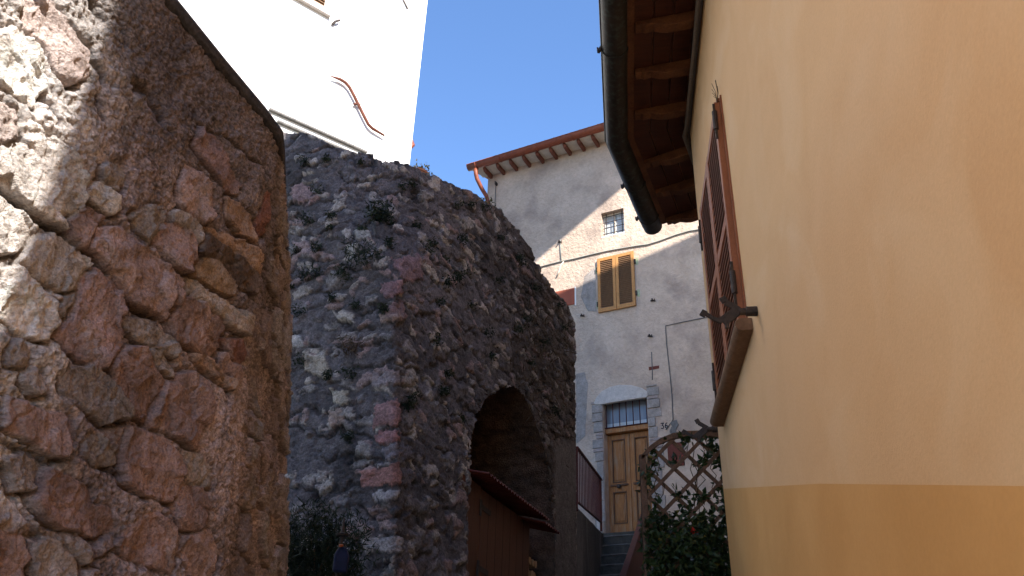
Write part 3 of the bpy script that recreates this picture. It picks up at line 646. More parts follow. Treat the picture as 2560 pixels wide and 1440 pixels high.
st(GY, [(215, 1085), (255, 1090), (290, 1130), (287, 1155), (240, 1160), (210, 1130)], .02)
st(PK, [(10, 1000), (100, 1030), (175, 1045), (180, 1090), (160, 1135), (105, 1120), (50, 1085), (5, 1065)], .018)
st(RD, [(75, 1250), (120, 1170), (170, 1190), (215, 1225), (220, 1265), (270, 1270), (280, 1320), (220, 1340), (150, 1315), (100, 1295)], .024)
st(RD, [(280, 1360), (320, 1320), (380, 1285), (430, 1320), (440, 1360), (420, 1420), (370, 1420), (310, 1390)], .026)
st(GY, [(70, 1370), (100, 1345), (145, 1365), (175, 1410), (170, 1465), (80, 1465)])
st(GY, [(455, 1140), (490, 1140), (525, 1170), (520, 1210), (490, 1220), (460, 1195)], .02)
st(RD, [(552, 885), (590, 885), (612, 915), (608, 955), (575, 970), (555, 935)], .02)
st(BR, [(480, 890), (505, 890), (550, 930), (580, 955), (575, 970), (530, 940)], .025)
st((.24, .12, .095), [(552, 850), (595, 855), (612, 885), (610, 908), (575, 888)], .02)
st(GY, [(372, 875), (400, 885), (430, 920), (430, 938), (395, 920)], .02)
st((.31, .15, .12), [(669, 481), (680, 488), (685, 532), (685, 582), (656, 589), (642, 568), (660, 524)], .02)
st(RD, [(450, 1220), (500, 1220), (520, 1260), (495, 1320), (450, 1315), (430, 1270)], .018)
st(PK, [(-10, 1330), (40, 1340), (60, 1400), (50, 1465), (-10, 1465)])
st(GY, [(20, 870), (45, 850), (60, 880), (50, 915), (20, 910)], .02)
st(PK, [(470, 1340), (520, 1330), (545, 1380), (530, 1440), (480, 1440), (455, 1390)], .018)
st(GY, [(10, 1150), (60, 1140), (95, 1170), (80, 1220), (30, 1225)], .018)
stone_mask = np.zeros(Q.shape)
def stamp(poly, c, h, k, tex=0):
    global Hh, colA, stone_mask
    p = np.array(poly); x0, y0 = p.min(0)-.05; x1, y1 = p.max(0)+.05
    ii = np.where((zr > y0) & (zr < y1))[0]; jj = np.where((q > x0) & (q < x1))[0]
    if len(ii) < 2 or len(jj) < 2: return
    sl_ = (slice(ii[0], ii[-1]+1), slice(jj[0], jj[-1]+1)); x = X[sl_]; y = Y[sl_]
    d = pdist(x, y, poly); ins = inpoly(x, y, poly); sd = np.where(ins, d, -d)
    r = random.Random(k)
    jag = fbm(x*55, y*55, 3, 300+k)*.004; sd = sd+jag+.007; h = h*.42; a_ = sst(-.003, .003, sd); rim = sst(0, .004, sd)
    cx, cy = p.mean(0); tl = (r.uniform(-.09, .09)*(x-cx)+r.uniform(-.1, .06)*(y-cy))
    F1, F2, I1, I2 = voro(x*13+k, y*13+.4*x*13, 50+k)
    fe = sst(0, .07, F2-F1); hs = h*.30+h*.55*rim+tl*1.1+(I1-.5)*.015*fe+((I1*7.3 % 1)-.5)*(x-cx)*.22*fe+(I2-.5)*(y-cy)*.22*fe+(1-np.abs(fbm(x*11+k, y*11, 5, 60+k, .65)))*.022-.016+fbm(x*60, y*60, 3, 70+k)*.0034-sst(.75, 1, 1-np.abs(fbm(x*7-k, y*9+x*5, 4, 75+k)*3))*.004
    gap = np.exp(-(np.minimum(sd, 0)/.010)**2)*(1-a_)
    H = Hh[sl_]; H = H-gap*.022*(.2+1.2*vn(x*12, y*12, 9+k))*np.where(y < cy, 1.3, .5); Hh[sl_] = H*(1-a_)+hs*a_
    cc = np.array(c)*(1+.16*fbm(x*8+k, y*8, 4, 80+k)+.13*fbm(x*45, y*45, 3, 81+k))[..., None]*r.uniform(.9, 1.12)
    pale = sst(.05, .5, fbm(x*9-k, y*9+k, 5, 90+k, .6))[..., None]*.45; cc = cc*(1-pale)+np.array([.40, .34, .315])*pale
    C = colA[sl_]*(1-.38*(gap*np.where(y < cy, 1.15, .5))[..., None]); colA[sl_] = C*(1-a_[..., None])+cc*a_[..., None]; stone_mask[sl_] = np.maximum(stone_mask[sl_], a_)
# filler stones of the far face and of the unseen near part
F1, F2, I1, I2 = voro(X*5.2+3, Y*8.5+X*1.2, 31)
edge = sst(.03, .16, F2-F1)
reg = sst(.10, .2, Q)+sst(-2.05, -2.25, Q)+sst(.42, .30, Zg)*(Q < .1)
reg = np.clip(reg, 0, 1)*(I2 > .35)
pal = np.array([(.37, .29, .27), (.34, .26, .235), GY, (.35, .28, .24), (.34, .30, .28), (.4, .36, .34)]); fc = pal[(I1*5.99).astype(int)]*(1+.2*fbm(Q*20, Zg*20, 3, 33))[..., None]
Hh = Hh+(edge*.024-.012*sst(.12, .0, F2-F1)+(I1-.5)*.012)*reg
colA = colA*(1-(edge*reg)[..., None])+fc*(edge*reg)[..., None]
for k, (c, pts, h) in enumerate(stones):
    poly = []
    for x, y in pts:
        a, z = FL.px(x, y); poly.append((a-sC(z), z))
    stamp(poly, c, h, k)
# deep cracks in the render coat
for pts, w, dp_ in (([(330, 212), (360, 222), (372, 232), (372, 255), (392, 282), (398, 300)], .016, .03), ([(135, 25), (150, 50), (185, 95), (215, 122), (222, 150), (240, 180), (248, 200)], .010, .025), ([(232, 240), (238, 275), (250, 300)], .009, .02), ([(300, 60), (310, 90), (312, 112)], .008, .02), ([(560, 340), (590, 370), (625, 400), (655, 420), (672, 440)], .006, .015), ([(235, 10), (247, 40)], .018, .03), ([(0, 1105), (60, 1130), (120, 1150), (160, 1148)], .008, .015), ([(230, 1120), (250, 1160), (300, 1190)], .007, .015), ([(0, 488), (30, 505), (70, 540), (120, 560), (160, 590)], .012, .02), ([(215, 640), (260, 690), (300, 725), (330, 760), (400, 800)], .010, .02), ([(140, 165), (165, 195), (185, 215)], .010, .02), ([(100, 235), (120, 260), (135, 300)], .008, .02), ([(30, 340), (60, 330), (110, 345)], .008, .02)):
    pl = []
    for x, y in pts:
        a, z = FL.px(x, y); pl.append((a-sC(z), z))
    d = pdist(X+fbm(Q*30, Zg*30, 2, 41)*.006, Y, pl, False); g = np.exp(-(d/w)**2); Hh = Hh-g*dp_*(1-.7*stone_mask); colA = colA*(1-.6*g*(1-.7*stone_mask))[..., None]
Hh = Hh+sst(.04, .12, Q)*(fbm(Q*34, Zg*5, 4, 78, .6)*.014-np.abs(fbm(Q*16, Zg*3, 3, 79))*.012)
# vertical joint streaks on the far face
colA = colA*(1-.25*sst(.02, .3, fbm(Q*9, Zg*2, 4, 77)))[..., None]
colA = np.clip(colA, .01, .8)
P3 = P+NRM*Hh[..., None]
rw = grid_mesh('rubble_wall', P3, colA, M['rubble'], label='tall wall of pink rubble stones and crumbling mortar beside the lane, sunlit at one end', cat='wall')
# coping slab: follows face, corner and far face
top_line = []
for qq in list(np.linspace(-9, -.12, 40))+[0]+list(np.linspace(.1, 1.5, 8)):
    c0 = FL.O+HL*sC(ZT); c0[2] = ZT
    fp = far(ZT); fp = np.array([fp[0], fp[1], ZT]); dv = nrm(fp-c0)
    top_line.append((c0+HL*qq) if qq <= 0 else c0+dv*min(qq, np.linalg.norm(fp-c0)) )
tl = np.array(top_line); n_ = len(tl)
nn = []
for i in range(n_):
    d = tl[min(i+1, n_-1)]-tl[max(i-1, 0)]; d = nrm(d); nn.append(np.array([d[1], -d[0], 0]))
nn = np.array(nn); b = MB(); prof = [(-.6, .0), (.008, -.006), (.020, .0), (.024, .022), (.018, .040), (-.6, .07)]
vs = []
for i in range(n_):
    w_ = random.uniform(-.003, .003)
    for o, z in prof: vs.append(tl[i]+nn[i]*(o+(w_ if o > 0 else 0))+np.array([0, 0, z+w_]))
k = len(prof)
b.add(vs, [(i*k+j, i*k+(j+1) % k, (i+1)*k+(j+1) % k, (i+1)*k+j) for i in range(n_-1) for j in range(k)]+[tuple(range(k)), tuple((n_-1)*k+j for j in range(k))])
b.build('coping', M['coping'], rw, bevel=.004)

# ------------------------------------------------------------------ arched retaining wall
RR = vpdir(2100); NR = np.array([RR[1], -RR[0], 0]); LL = nrm([-.8769, .4807, 0])
C0 = np.array([-.70, 5.62, 0.])
SRm, SLm = 4.50, 3.4
def cz(z): return np.stack([C0[0]-.122*(z-.96), C0[1]+.14*(z-.96), z], -1)
def abase(s, z):
    c = cz(z); cflat = np.stack([C0[0]+0*z, C0[1]+0*z, z], -1)
    rr = np.clip(s/SRm, 0, 1)[..., None]
    cr = c*(1-rr)+cflat*rr
    a = .03+sst(3.0, 4.6, z)*1.25
    PR = cr+RR*np.maximum(s, 0)[..., None]; PL_ = c+LL*np.maximum(-s, 0)[..., None]
    P = np.where((s > 0)[..., None], PR, PL_)
    t = np.clip((s+a)/(2*a), 0, 1)[..., None]
    rra = np.clip(a/SRm, 0, 1)[..., None]; PRa = c*(1-rra)+cflat*rra+RR*a[..., None]; PLa = c+LL*a[..., None]
    bz = (1-t)**2*PLa+2*t*(1-t)*c+t**2*PRa
    return np.where((np.abs(s) < a)[..., None], bz, P)
OUT = np.array([(300, 200), (600, 292), (672, 316), (700, 330), (760, 338), (830, 362), (900, 385), (1000, 412), (1060, 424), (1100, 445), (1150, 470), (1185, 482), (1220, 505), (1250, 525), (1270, 548), (1300, 582), (1330, 628), (1352, 675), (1380, 722), (1405, 742), (1425, 775), (1434, 800), (1437, 880), (1439, 1400), (1600, 1500)], float)
ns, nz = 620, 440
sv = np.concatenate([np.linspace(-SLm, -1.9, 40), np.linspace(-1.89, SRm, ns-40)])
zt = np.zeros(ns); zs_ = np.linspace(.5, 7.5, 700)
for i, s in enumerate(sv):
    Pp = abase(np.full(700, s), zs_); px, py = proj(Pp); ok = py < np.interp(px, OUT[:, 0], OUT[:, 1]); zt[i] = zs_[np.argmax(ok)] if ok.any() else 7.5
zt = np.minimum(zt, 7); zt[-8:] = zt[-8]
kk = np.ones(9)/9; zt = np.convolve(np.pad(zt, 4, 'edge'), kk, 'valid')
vv = np.concatenate([np.linspace(0, .99, 30)*.18, np.linspace(.18, 1, nz-30)])
zb = -1.2
Vv, Sg = np.meshgrid(vv, sv, indexing='ij')
Zt = zt[None, :]+.035*fbm(Sg*3, Sg*0, 3, 5)+.03*(np.floor(vn(Sg*4.5, Sg*0, 6)*3)-1)
Za = zb+(Zt-zb)*Vv
PAr = abase(Sg, Za); NA = surf_normals(PAr)
if NA[200, 500]@NR < 0: NA = -NA
pxg, pyg = proj(PAr)
# relief and colour
wx = fbm(Sg*6, Za*6, 4, 101)*.09; wz = fbm(Sg*6, Za*6, 4, 102)*.09
F1, F2, I1, I2 = voro((Sg+wx)*5.6, (Za+wz)*10.5, 110)
G1, G2, J1, J2 = voro((Sg+wx)*11, (Za+wz)*15, 120)
en = fbm(Sg*11, Za*15, 5, 103, .65)
expo = (I2 > .72)*sst(.07, .10, (F2-F1)+en*.55-.10)
expo2 = (J2 > .90)*sst(.05, .14, (G2-G1)+en*.4)
e = np.clip(expo+expo2, 0, 1)
bed = np.sin((Za+wz*1.6)*2*math.pi/.20+6*fbm(Sg*.9, Za*.5, 2, 104))
relief = fbm(Sg*3, Za*4, 3, 105)*.014+fbm(Sg*16, Za*26, 5, 106, .68)*.013+sst(.0, .3, F2-F1)*.006+(I1-.5)*.014*sst(0, .15, F2-F1)
groove = sst(-.65, -.97, bed)*.030*sst(-.2, .3, fbm(Sg*4, Za*9, 3, 107)+.15)
relief = relief+e*.012-groove*.8-sst(.15, .6, fbm(Sg*13, Za*21, 4, 190))*.016
mortc = np.array([.150, .134, .143])
col = mortc*(1+.35*fbm(Sg*2.2, Za*2.2, 4, 111)+.35*fbm(Sg*18, Za*24, 4, 112))[..., None]
brn = sst(1.5, 3.6, Sg+.5*fbm(Sg*2, Za*2, 3, 113))[..., None]
col = col*(1-brn)+np.array([.085, .066, .056])*(1+.3*fbm(Sg*9, Za*12, 4, 114))[..., None]*brn
pal = np.array([(.52, .47, .43), (.42, .375, .34), (.35, .26, .25), (.28, .255, .25), (.33, .24, .23), (.23, .21, .215), (.4, .365, .35), (.21, .19, .19)])
sc_ = pal[(I1*7.99).astype(int)]*(1+.2*fbm(Sg*25, Za*25, 3, 115))[..., None]*(1-.45*brn)
col = col*(1-e[..., None]*.95)+sc_*e[..., None]*.95
col = col*(1-.45*sst(.0, .03, groove))[..., None]
stain = sst(.1, .5, fbm(Sg*1.6, Za*1.3, 4, 116))[..., None]; col = col*(1-.45*stain*(1-e[..., None]*.6))
# pink quoins along the ridge and pale stones where the photo has them
def pat(poly, c, h=.02, wob=5):
    global col, relief
    x = pxg+fbm(Sg*16, Za*16, 4, 130, .65)*wob*2.6; y = pyg+fbm(Sg*16, Za*16, 4, 131, .65)*wob*2.6
    ii = inpoly(x, y, poly); d = pdist(x, y, poly); a_ = sst(-1, 1, np.where(ii, d, -d))
    cc = np.array(c)*1.12*(1+.22*fbm(Sg*20, Za*26, 4, int(poly[0][0])))[..., None]
    col = col*(1-a_[..., None])+cc*a_[..., None]; relief = relief*(1-.5*a_)+h*a_
QP = (.30, .175, .175)
for poly, c in (([(938, 1010), (992, 1000), (994, 1062), (936, 1072)], QP), ([(935, 1090), (994, 1072), (994, 1108), (940, 1112)], (.31, .16, .16)), ([(905, 1180), (994, 1160), (998, 1212), (910, 1220)], (.32, .165, .145)),
                ([(960, 1120), (992, 1108), (996, 1150), (960, 1152)], (.2, .18, .2)), ([(996, 1112), (1030, 1120), (1032, 1150), (998, 1152)], (.13, .12, .14)), ([(998, 1165), (1030, 1180), (1028, 1222), (1000, 1212)], (.14, .125, .14)),
                ([(940, 1235), (990, 1222), (992, 1250), (945, 1262)], (.34, .32, .33)), ([(1010, 1240), (1068, 1258), (1062, 1285), (1012, 1268)], (.17, .16, .17)), ([(910, 1350), (1002, 1345), (1004, 1380), (915, 1385)], (.30, .27, .265)),
                ([(930, 940), (996, 930), (1000, 962), (935, 968)], (.26, .22, .23)), ([(960, 770), (1005, 752), (1012, 795), (965, 800)], (.24, .16, .165)), ([(950, 795), (1000, 785), (1000, 805), (955, 812)], (.32, .24, .22)), ([(955, 715), (1000, 700), (1005, 738), (955, 742)], (.25, .155, .165)), ([(975, 650), (1040, 640), (1060, 700), (1010, 705)], (.25, .16, .17)),
                ([(722, 838), (752, 835), (760, 868), (725, 872)], (.45, .43, .42)), ([(760, 885), (815, 895), (828, 945), (790, 940), (768, 925)], (.42, .37, .31)), ([(822, 970), (870, 978), (872, 1012), (840, 1010)], (.40, .36, .30)), ([(815, 1030), (850, 1025), (865, 1060), (830, 1068)], (.34, .26, .23)), ([(835, 782), (885, 785), (890, 808), (845, 800)], (.42, .39, .36)), ([(725, 465), (760, 462), (800, 490), (780, 510), (735, 505)], (.32, .22, .22)), ([(730, 602), (780, 608), (785, 648), (760, 638)], (.32, .24, .24)), ([(865, 612), (892, 610), (895, 638), (868, 635)], (.38, .36, .33)), ([(885, 578), (930, 578), (925, 600), (892, 598)], (.36, .34, .32)),
                ([(1045, 478), (1085, 485), (1082, 500), (1050, 495)], (.28, .26, .26)), ([(1150, 545), (1180, 555), (1178, 575), (1152, 570)], (.30, .28, .27)), ([(905, 1330), (925, 1320), (935, 1345), (910, 1350)], (.2, .17, .15)), ([(905, 520), (930, 520), (945, 600)], (.1, .1, .1))):
    pat(poly, c)
# plastered lower right end
pl_ = sst(1383, 1392, pxg+2*fbm(Sg*8, Za*8, 2, 140))*sst(1085, 1125, pyg+30*fbm(Sg*3, Za*3, 3, 141))*(Sg > 1)
pc = np.array([.125, .11, .102])*(1+.3*fbm(Sg*6, Za*1.6, 4, 142))[..., None]
col = col*(1-pl_[..., None])+pc*pl_[..., None]; relief = relief*(1-.85*pl_)
col = col*(1+.28*fbm(Sg*70, Za*80, 2, 188)+.25*fbm(Sg*35, Za*45, 3, 189))[..., None]
col = np.clip(col, .012, .7)
ARCH = [(1150, 1600), (1168, 1440), (1170, 1300), (1173, 1185), (1175, 1140), (1180, 1090), (1190, 1040), (1208, 1008), (1232, 984), (1262, 968), (1285, 968), (1300, 980), (1318, 1005), (1335, 1045), (1350, 1090), (1362, 1135), (1372, 1190), (1380, 1260), (1385, 1340), (1387, 1440), (1390, 1600)]
wob = 4*fbm(Sg*9, Za*9, 3, 150)
cx = (pxg+wob)[:-1, :-1]; cy = (pyg+wob)[:-1, :-1]; hole = inpoly(cx, cy, ARCH) & (Sg[:-1, :-1] > .3)
PF = PAr+NA*relief[..., None]
# top thickness: extra rows going back into the bank
nback = 10; extra = []; ecol = []
inn = -NA[-1]; inn[:, 2] = 0; inn = inn/np.linalg.norm(inn, axis=1, keepdims=True)
for k in range(1, nback+1):
    extra.append(PF[-1]+inn*(.06*k)+np.array([0, 0, .010*math.sin(k*.6)])); ecol.append(col[-1])
PF2 = np.concatenate([PF, np.array(extra)], 0); col2 = np.concatenate([col, np.array(ecol)], 0)
keep = ~np.concatenate([hole, np.zeros((nback, ns-1), bool)], 0)
aw = grid_mesh('arched_wall', PF2, col2, M['arch'], keep=keep, label='dark mossy rubble retaining wall with a tall arched opening and curved top', cat='wall')
# return at the far end
endc = PF2[:, -1]; b = MB()
for i in range(0, len(endc)-9, 8):
    p, q_ = endc[i], endc[min(i+8, len(endc)-1)]; d = -NR*.9
    b.add([p, q_, q_+d, p+d], [(0, 1, 2, 3)])
b.build('end_face', M['greyplaster'], aw)
# vault
def near_s(x, y):
    w = ray(x, y); best = None
    dd = (pxg-x)**2+(pyg-y)**2+(Sg < .2)*1e9; i = np.unravel_index(np.argmin(dd), dd.shape); return PAr[i]
vp = []
for i in range(1, len(ARCH)-1):
    vp.append(near_s(*ARCH[i]))
vp = [np.array([vp[0][0], vp[0][1], -1.2])]+vp+[np.array([vp[-1][0], vp[-1][1], -1.2])]
vp = np.array(vp)
cum = np.concatenate([[0], np.cumsum(np.linalg.norm(np.diff(vp, axis=0), axis=1))]); tt = np.linspace(0, cum[-1], 260)
vr = np.stack([np.interp(tt, cum, vp[:, c]) for c in range(3)], -1)
cen = vr.mean(0); depth = np.linspace(0.0, 1.9, 70)
T, Dp = np.meshgrid(tt, depth); base = vr[None]-NR*Dp[..., None]
rdir = vr-np.array([cen[0], cen[1], 0])-np.stack([0*tt, 0*tt, np.minimum(vr[:, 2], 1.6)], -1); rdir = rdir-(rdir@NR)[:, None]*NR; rdir /= np.linalg.norm(rdir, axis=1, keepdims=True)
vh = fbm(T*5, Dp*3, 4, 160)*.05+np.where(np.sin(T*2*math.pi/.13+2*fbm(T, Dp*2, 2, 3)) > .75, .02, 0)+.02
PV = base+rdir[None]*vh[..., None]
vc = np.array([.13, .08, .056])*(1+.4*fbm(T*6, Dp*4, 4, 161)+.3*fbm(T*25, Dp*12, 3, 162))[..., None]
grid_mesh('vault', PV, np.clip(vc, .01, .5), M['arch'], aw)
b = MB(); p0 = vp[0]-NR*1.85; p1 = vp[-1]-NR*1.85
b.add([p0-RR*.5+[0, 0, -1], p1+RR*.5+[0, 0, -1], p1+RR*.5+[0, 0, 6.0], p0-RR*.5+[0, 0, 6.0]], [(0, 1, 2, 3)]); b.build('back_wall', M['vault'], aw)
# earth terrace behind the walls
b = MB(); topz = 4.5
ring = [PF2[-1][i] for i in range(0, ns, 30)]
b2 = MB()
for i in range(0, ns-20, 20):
    p = PF2[-1][i]-[0, 0, .05]; q_ = PF2[-1][i+20]-[0, 0, .05]; p2 = p+np.array([-6, 6, .2]); q2 = q_+np.array([-6, 6, .2]); b2.add([p, q_, q2, p2], [(0, 1, 2, 3)])
b2.build('terrace', M['soil'], kind='structure')
# terrace behind the rubble wall
b = MB(); p = [FL(-9, -.4, ZT-.02), FL(sC(ZT)+.2, -.4, ZT-.02), np.array([-4.5, 6.2, ZT]), np.array([-9, 0, ZT])]; b.add(p, [(0, 1, 2, 3)]); b.build('garden_bed', M['soil'], kind='structure')

# ------------------------------------------------------------------ shed in the arch
s0p = near_s(1172, 1300); FS = Frame(np.array([s0p[0], s0p[1], 0]), RR, NR)
def sp(x, y, o): return FS.px(x, y, o)
sh = thing('garden_shed', 'low brown board shed with a red corrugated roof inside the stone arch', 'shed', FS(.6, -.4, .3))
oF = -.04
aL = sp(1150, 1300, oF)[0]; aD = sp(1199, 1300, oF)[0]; aR = sp(1322, 1350, oF)[0]
zl = sp(1199, 1212, oF)[1]; zr_ = sp(1322, 1303, oF)[1]; zt_ = (zl+zr_)/2
b = MB(); b.box(FS, aL, aD, oF-.03, oF, -.6, zt_); b.build('side_board', M['shed'], sh)
dd_ = obox('door', M['shed'], FS, aD+.006, aR, oF-.02, oF+.005, -.4, zt_-.02, sh, bevel=.004)
b = MB()
for k in range(1, 7):
    a = aD+(aR-aD)*k/7; b.box(FS, a-.003, a+.003, oF+.004, oF+.0065, -.4, zt_-.02)
b.build('board_joints', M['darkhole'], dd_)
for (x, y) in ((1197, 1268), (1197, 1425)):
    a, z = sp(x, y, oF); b = MB(); b.box(FS, aD-.03, aD+.004, oF+.006, oF+.018, z-.07, z+.07); b.bar(FS(aD, oF+.014, z+.01), FS(aD+.22, oF+.014, z+.0), .008, .045); b.build('hinge', M['iron'], dd_)
b = MB(); b.box(FS, aR-.02, aR, -1.2, oF-.01, -.4, zt_-.02); b.box(FS, aL, aL+.02, -1.2, oF-.01, -.4, zt_-.02); b.build('side_wall', M['shed'], sh)
def corr_roof(parent, a0, a1, oi, oo, zi, zo, name='roof'):
    n = int((a1-a0)/.009); b = MB(); vs = []; 
    for i in range(n+1):
        a = a0+(a1-a0)*i/n; w = .011*math.cos(a*2*math.pi/.075)
        vs += [FS(a, oi, zi+w), FS(a, oo, zo+w), FS(a, oo, zo+w-.008), FS(a, oi, zi+w-.008)]
    fs = []
    for i in range(n):
        p = i*4; q = p+4; fs += [(p, p+1, q+1, q), (p+1, p+2, q+2, q+1), (p+2, p+3, q+3, q+2), (p+3, p, q, q+3)]
    fs += [(0, 1, 2, 3), (n*4+3, n*4+2, n*4+1, n*4)]
    b.add(vs, fs); return b.build(name, M['shedroof'], parent, smooth=False)
oo = .17; ra0, rz0 = sp(1222, 1190, oo); ra1, rz1 = sp(1373, 1292, oo)
corr_roof(sh, ra0, ra1, -1.2, oo, (rz0+rz1)/2+.30, (rz0+rz1)/2)
ws = thing('wood_store', 'small lean-to with red corrugated roof beside the shed door', 'wood store', FS(ra1+.2, -.3, .2))
wa0 = sp(1335, 1310, .1)[0]; wa1, wz = sp(1400, 1332, .22)
corr_roof(ws, wa0, wa1, -.9, .22, wz+.26, wz)
b = MB(); b.box(FS, wa1-.32, wa1-.26, -.1, -.04, -.3, wz+.02); b.build('post', M['shed'], ws)
obox('beam', M['shed'], FS, aR+.05, wa1-.2, -.12, -.06, wz-.12, wz-.06, ws)
for k in range(12):
    a = aR+.08+.11*(k % 4)+random.uniform(-.01, .01); z = sp(1335, 1440, -.1)[1]-.12+.12*(k//4); r_ = random.uniform(.035, .055)
    b = MB(); c = FS(a, -.1, z); n_ = 9; ph = random.random()*6
    pts = [(math.cos(ph+2*math.pi*i/n_)*r_*random.uniform(.8, 1.1), math.sin(ph+2*math.pi*i/n_)*r_*random.uniform(.8, 1.1)) for i in range(n_)]
    b.prism(Frame(FS(a, 0, z), RR, NR), pts, -.45, -.1+random.uniform(-.03, .02)); b.build('firewood_log', M['log'], None, label='split firewood log stacked under the small lean-to beside the shed', cat='log', group='firewood logs stacked under the lean-to')

# ------------------------------------------------------------------ parapet, steps, railings
pA = at_y(1440, 1265, 13.6); pB = at_y(1508, 1336, 17.9)
dP = nrm([pB[0]-pA[0], pB[1]-pA[1], 0]); nP = np.array([dP[1], -dP[0], 0]); LP = np.hypot(pB[0]-pA[0], pB[1]-pA[1])
FP = Frame([pA[0], pA[1], 0], dP, nP)
Ag, Zg2 = np.meshgrid(np.linspace(-1.6, LP+.1, 90), np.linspace(0, 1, 70))
zt2 = pA[2]+(pB[2]-pA[2])*Ag/LP; ZZ = .6+(zt2-.6)*Zg2
PP = FP.O+dP*Ag[..., None]+nP*(.012*fbm(Ag*3, ZZ*3, 4, 170))[..., None]; PP[..., 2] = ZZ
pcol = np.array([.10, .09, .085])*(1+.45*fbm(Ag*3, ZZ*.9, 5, 171))[..., None]; drk = sst(.2, 1.2, Ag+.8*fbm(Ag*2, ZZ, 3, 172))[..., None]; pcol = pcol*(1-.5*drk)
pcol = np.clip(pcol+.06*sst(.75, .95, vn(Ag*4+.6*ZZ, ZZ*.6, 173))[..., None], .02, .4)
top1 = PP[-1]-nP*.22
PP = np.concatenate([PP, top1[None], (top1-[0, 0, 2])[None]], 0); pcol = np.concatenate([pcol, pcol[-1:], pcol[-1:]], 0)
grid_mesh('parapet_wall', PP, pcol, M['arch'], label='sloping stained plaster parapet along the left of the steps', cat='wall')
st_ = thing('stone_steps', 'steep flight of mossy stone steps rising to the double door', 'stairs', (2.2, 15, 1.5))
rz, rt = .245, .27
for k in range(10):
    z1 = 3.72-.0-rz*k; o1 = .14+rt*(k+1); l_ = []
    b = MB(); b.box(FG, -.62-.05*k, 1.9, .0, o1, z1-rz-.05, z1-.03); s_ = b.build('step', M['step'], st_, bevel=.012)
    b = MB(); b.box(FG, -.62-.05*k, 1.9, o1-.16, o1+.012, z1-.03, z1); b.build('nosing', M['nosing'], s_, bevel=.01)
rl = thing('iron_railing', 'dark red vertical-bar railing on the plaster parapet left of the steps', 'railing', FP(1, -.1, 3.2))
rtA = at_y(1442, 1118, 13.7); rtB = at_y(1503, 1199, 17.4); rbA = at_y(1441, 1262, 13.7); rbB = at_y(1503, 1316, 17.4)
b = MB(); b.bar(rtA, rtB, .05, .03); b.build('top_rail', M['darkred'], rl)
b = MB(); b.bar(rbA+[0, 0, .06], rbB+[0, 0, .08], .035, .02); b.build('bottom_rail', M['darkred'], rl)
nb_ = 19
for k in range(nb_):
    t = k/(nb_-1); w_ = .05 if k in (0, nb_-1) else .02; p = rbA+(rbB-rbA)*t; q_ = rtA+(rtB-rtA)*t; q_ = np.array([p[0], p[1], q_[2]]); b = MB(); b.bar(p+[0, 0, -.1 if w_ > .03 else .05], q_, w_, w_)
    b.build('baluster' if w_ < .03 else 'post', M['darkred'], rl)
hr = thing('stair_handrail', 'sloping dark red metal handrail with sheet infill right of the steps', 'railing', (1.6, 10, 1.5))
hA = at_y(1608, 1288, 11.2); hB = at_y(1548, 1470, 8.6)
b = MB(); b.bar(hA, hB, .07, .03); b.build('handrail', M['darkred'], hr, bevel=.006)
b = MB()
for k in range(14):
    t = k/13; p = hA+(hB-hA)*t; b.bar(p-[0, 0, .02], p-[0, 0, 1.0], .1, .012, up=(1, 0, 0))
b.build('infill_panel', M['darkred'], hr)
b = MB(); e1 = hA-[0, 0, 1.0]; e2 = hB-[0, 0, 1.0]; b.hexa([e1, e2, e2+[.02, 0, 0], e1+[.02, 0, 0], hA-[0, 0, .03], hB-[0, 0, .03], hB+[.02, 0, -.03], hA+[.02, 0, -.03]]); b.build('sheet', M['darkred'], hr)
gw = MB(); gw.hexa([np.array([1.75, 8.2, -.5]), np.array([4.6, 8.2, -.5]), np.array([4.6, 12.2, -.5]), np.array([2.0, 12.2, -.5])]+[np.array([1.75, 8.2, .75]), np.array([4.6, 8.2, .75]), np.array([4.6, 12.2, .95]), np.array([2.0, 12.2, .95])])
gw.build('garden_bank', M['soil'], kind='structure')

# ------------------------------------------------------------------ trellis and climbers
TY = 7.35
FT = Frame([0, TY, 0], [1, 0, 0], [0, -1, 0])
tr_ = thing('garden_trellis', 'arched wooden lattice trellis overgrown with a climbing plant beside the yellow house', 'trellis', FT(1.6, 0, .4))
def tp(x, y, o=0): return FT.px(x, y, o)
x0, zA = tp(1604, 1138); xb, zB = tp(1620, 1440); xr = x0+1.25
postx = (x0+xb)/2
zpt = zA
b = MB(); b.box(FT, postx-.028, postx+.028, -.02, .03, -.6, zpt); b.build('post', M['trellis'], tr_, bevel=.004)
b = MB(); b.box(FT, xr-.028, xr+.028, -.02, .03, -.6, zpt+.0); b.build('post', M['trellis'], tr_, bevel=.004)
arc = [tp(*p) for p in ((1603, 1146), (1625, 1122), (1650, 1104), (1680, 1092), (1715, 1086), (1750, 1085), (1790, 1088))]
arc = arc+[(2*(postx+xr)/2-a, z) for a, z in arc[::-1][2:]] if False else arc+[(arc[-1][0]+.2, arc[-1][1]-.02), (xr-.1, arc[-1][1]-.12), (xr, zpt)]
def arcz(x): return np.interp(x, [a for a, _ in arc], [z for _, z in arc])
b = MB()
for i in range(len(arc)-1):
    (a0, z0), (a1, z1) = arc[i], arc[i+1]; b.hexa([FT(a0, -.02, z0-.025), FT(a1, -.02, z1-.025), FT(a1, .03, z1-.025), FT(a0, .03, z0-.025), FT(a0, -.02, z0+.025), FT(a1, -.02, z1+.025), FT(a1, .03, z1+.025), FT(a0, .03, z0+.025)])
b.build('arched_rail', M['trellis'], tr_)
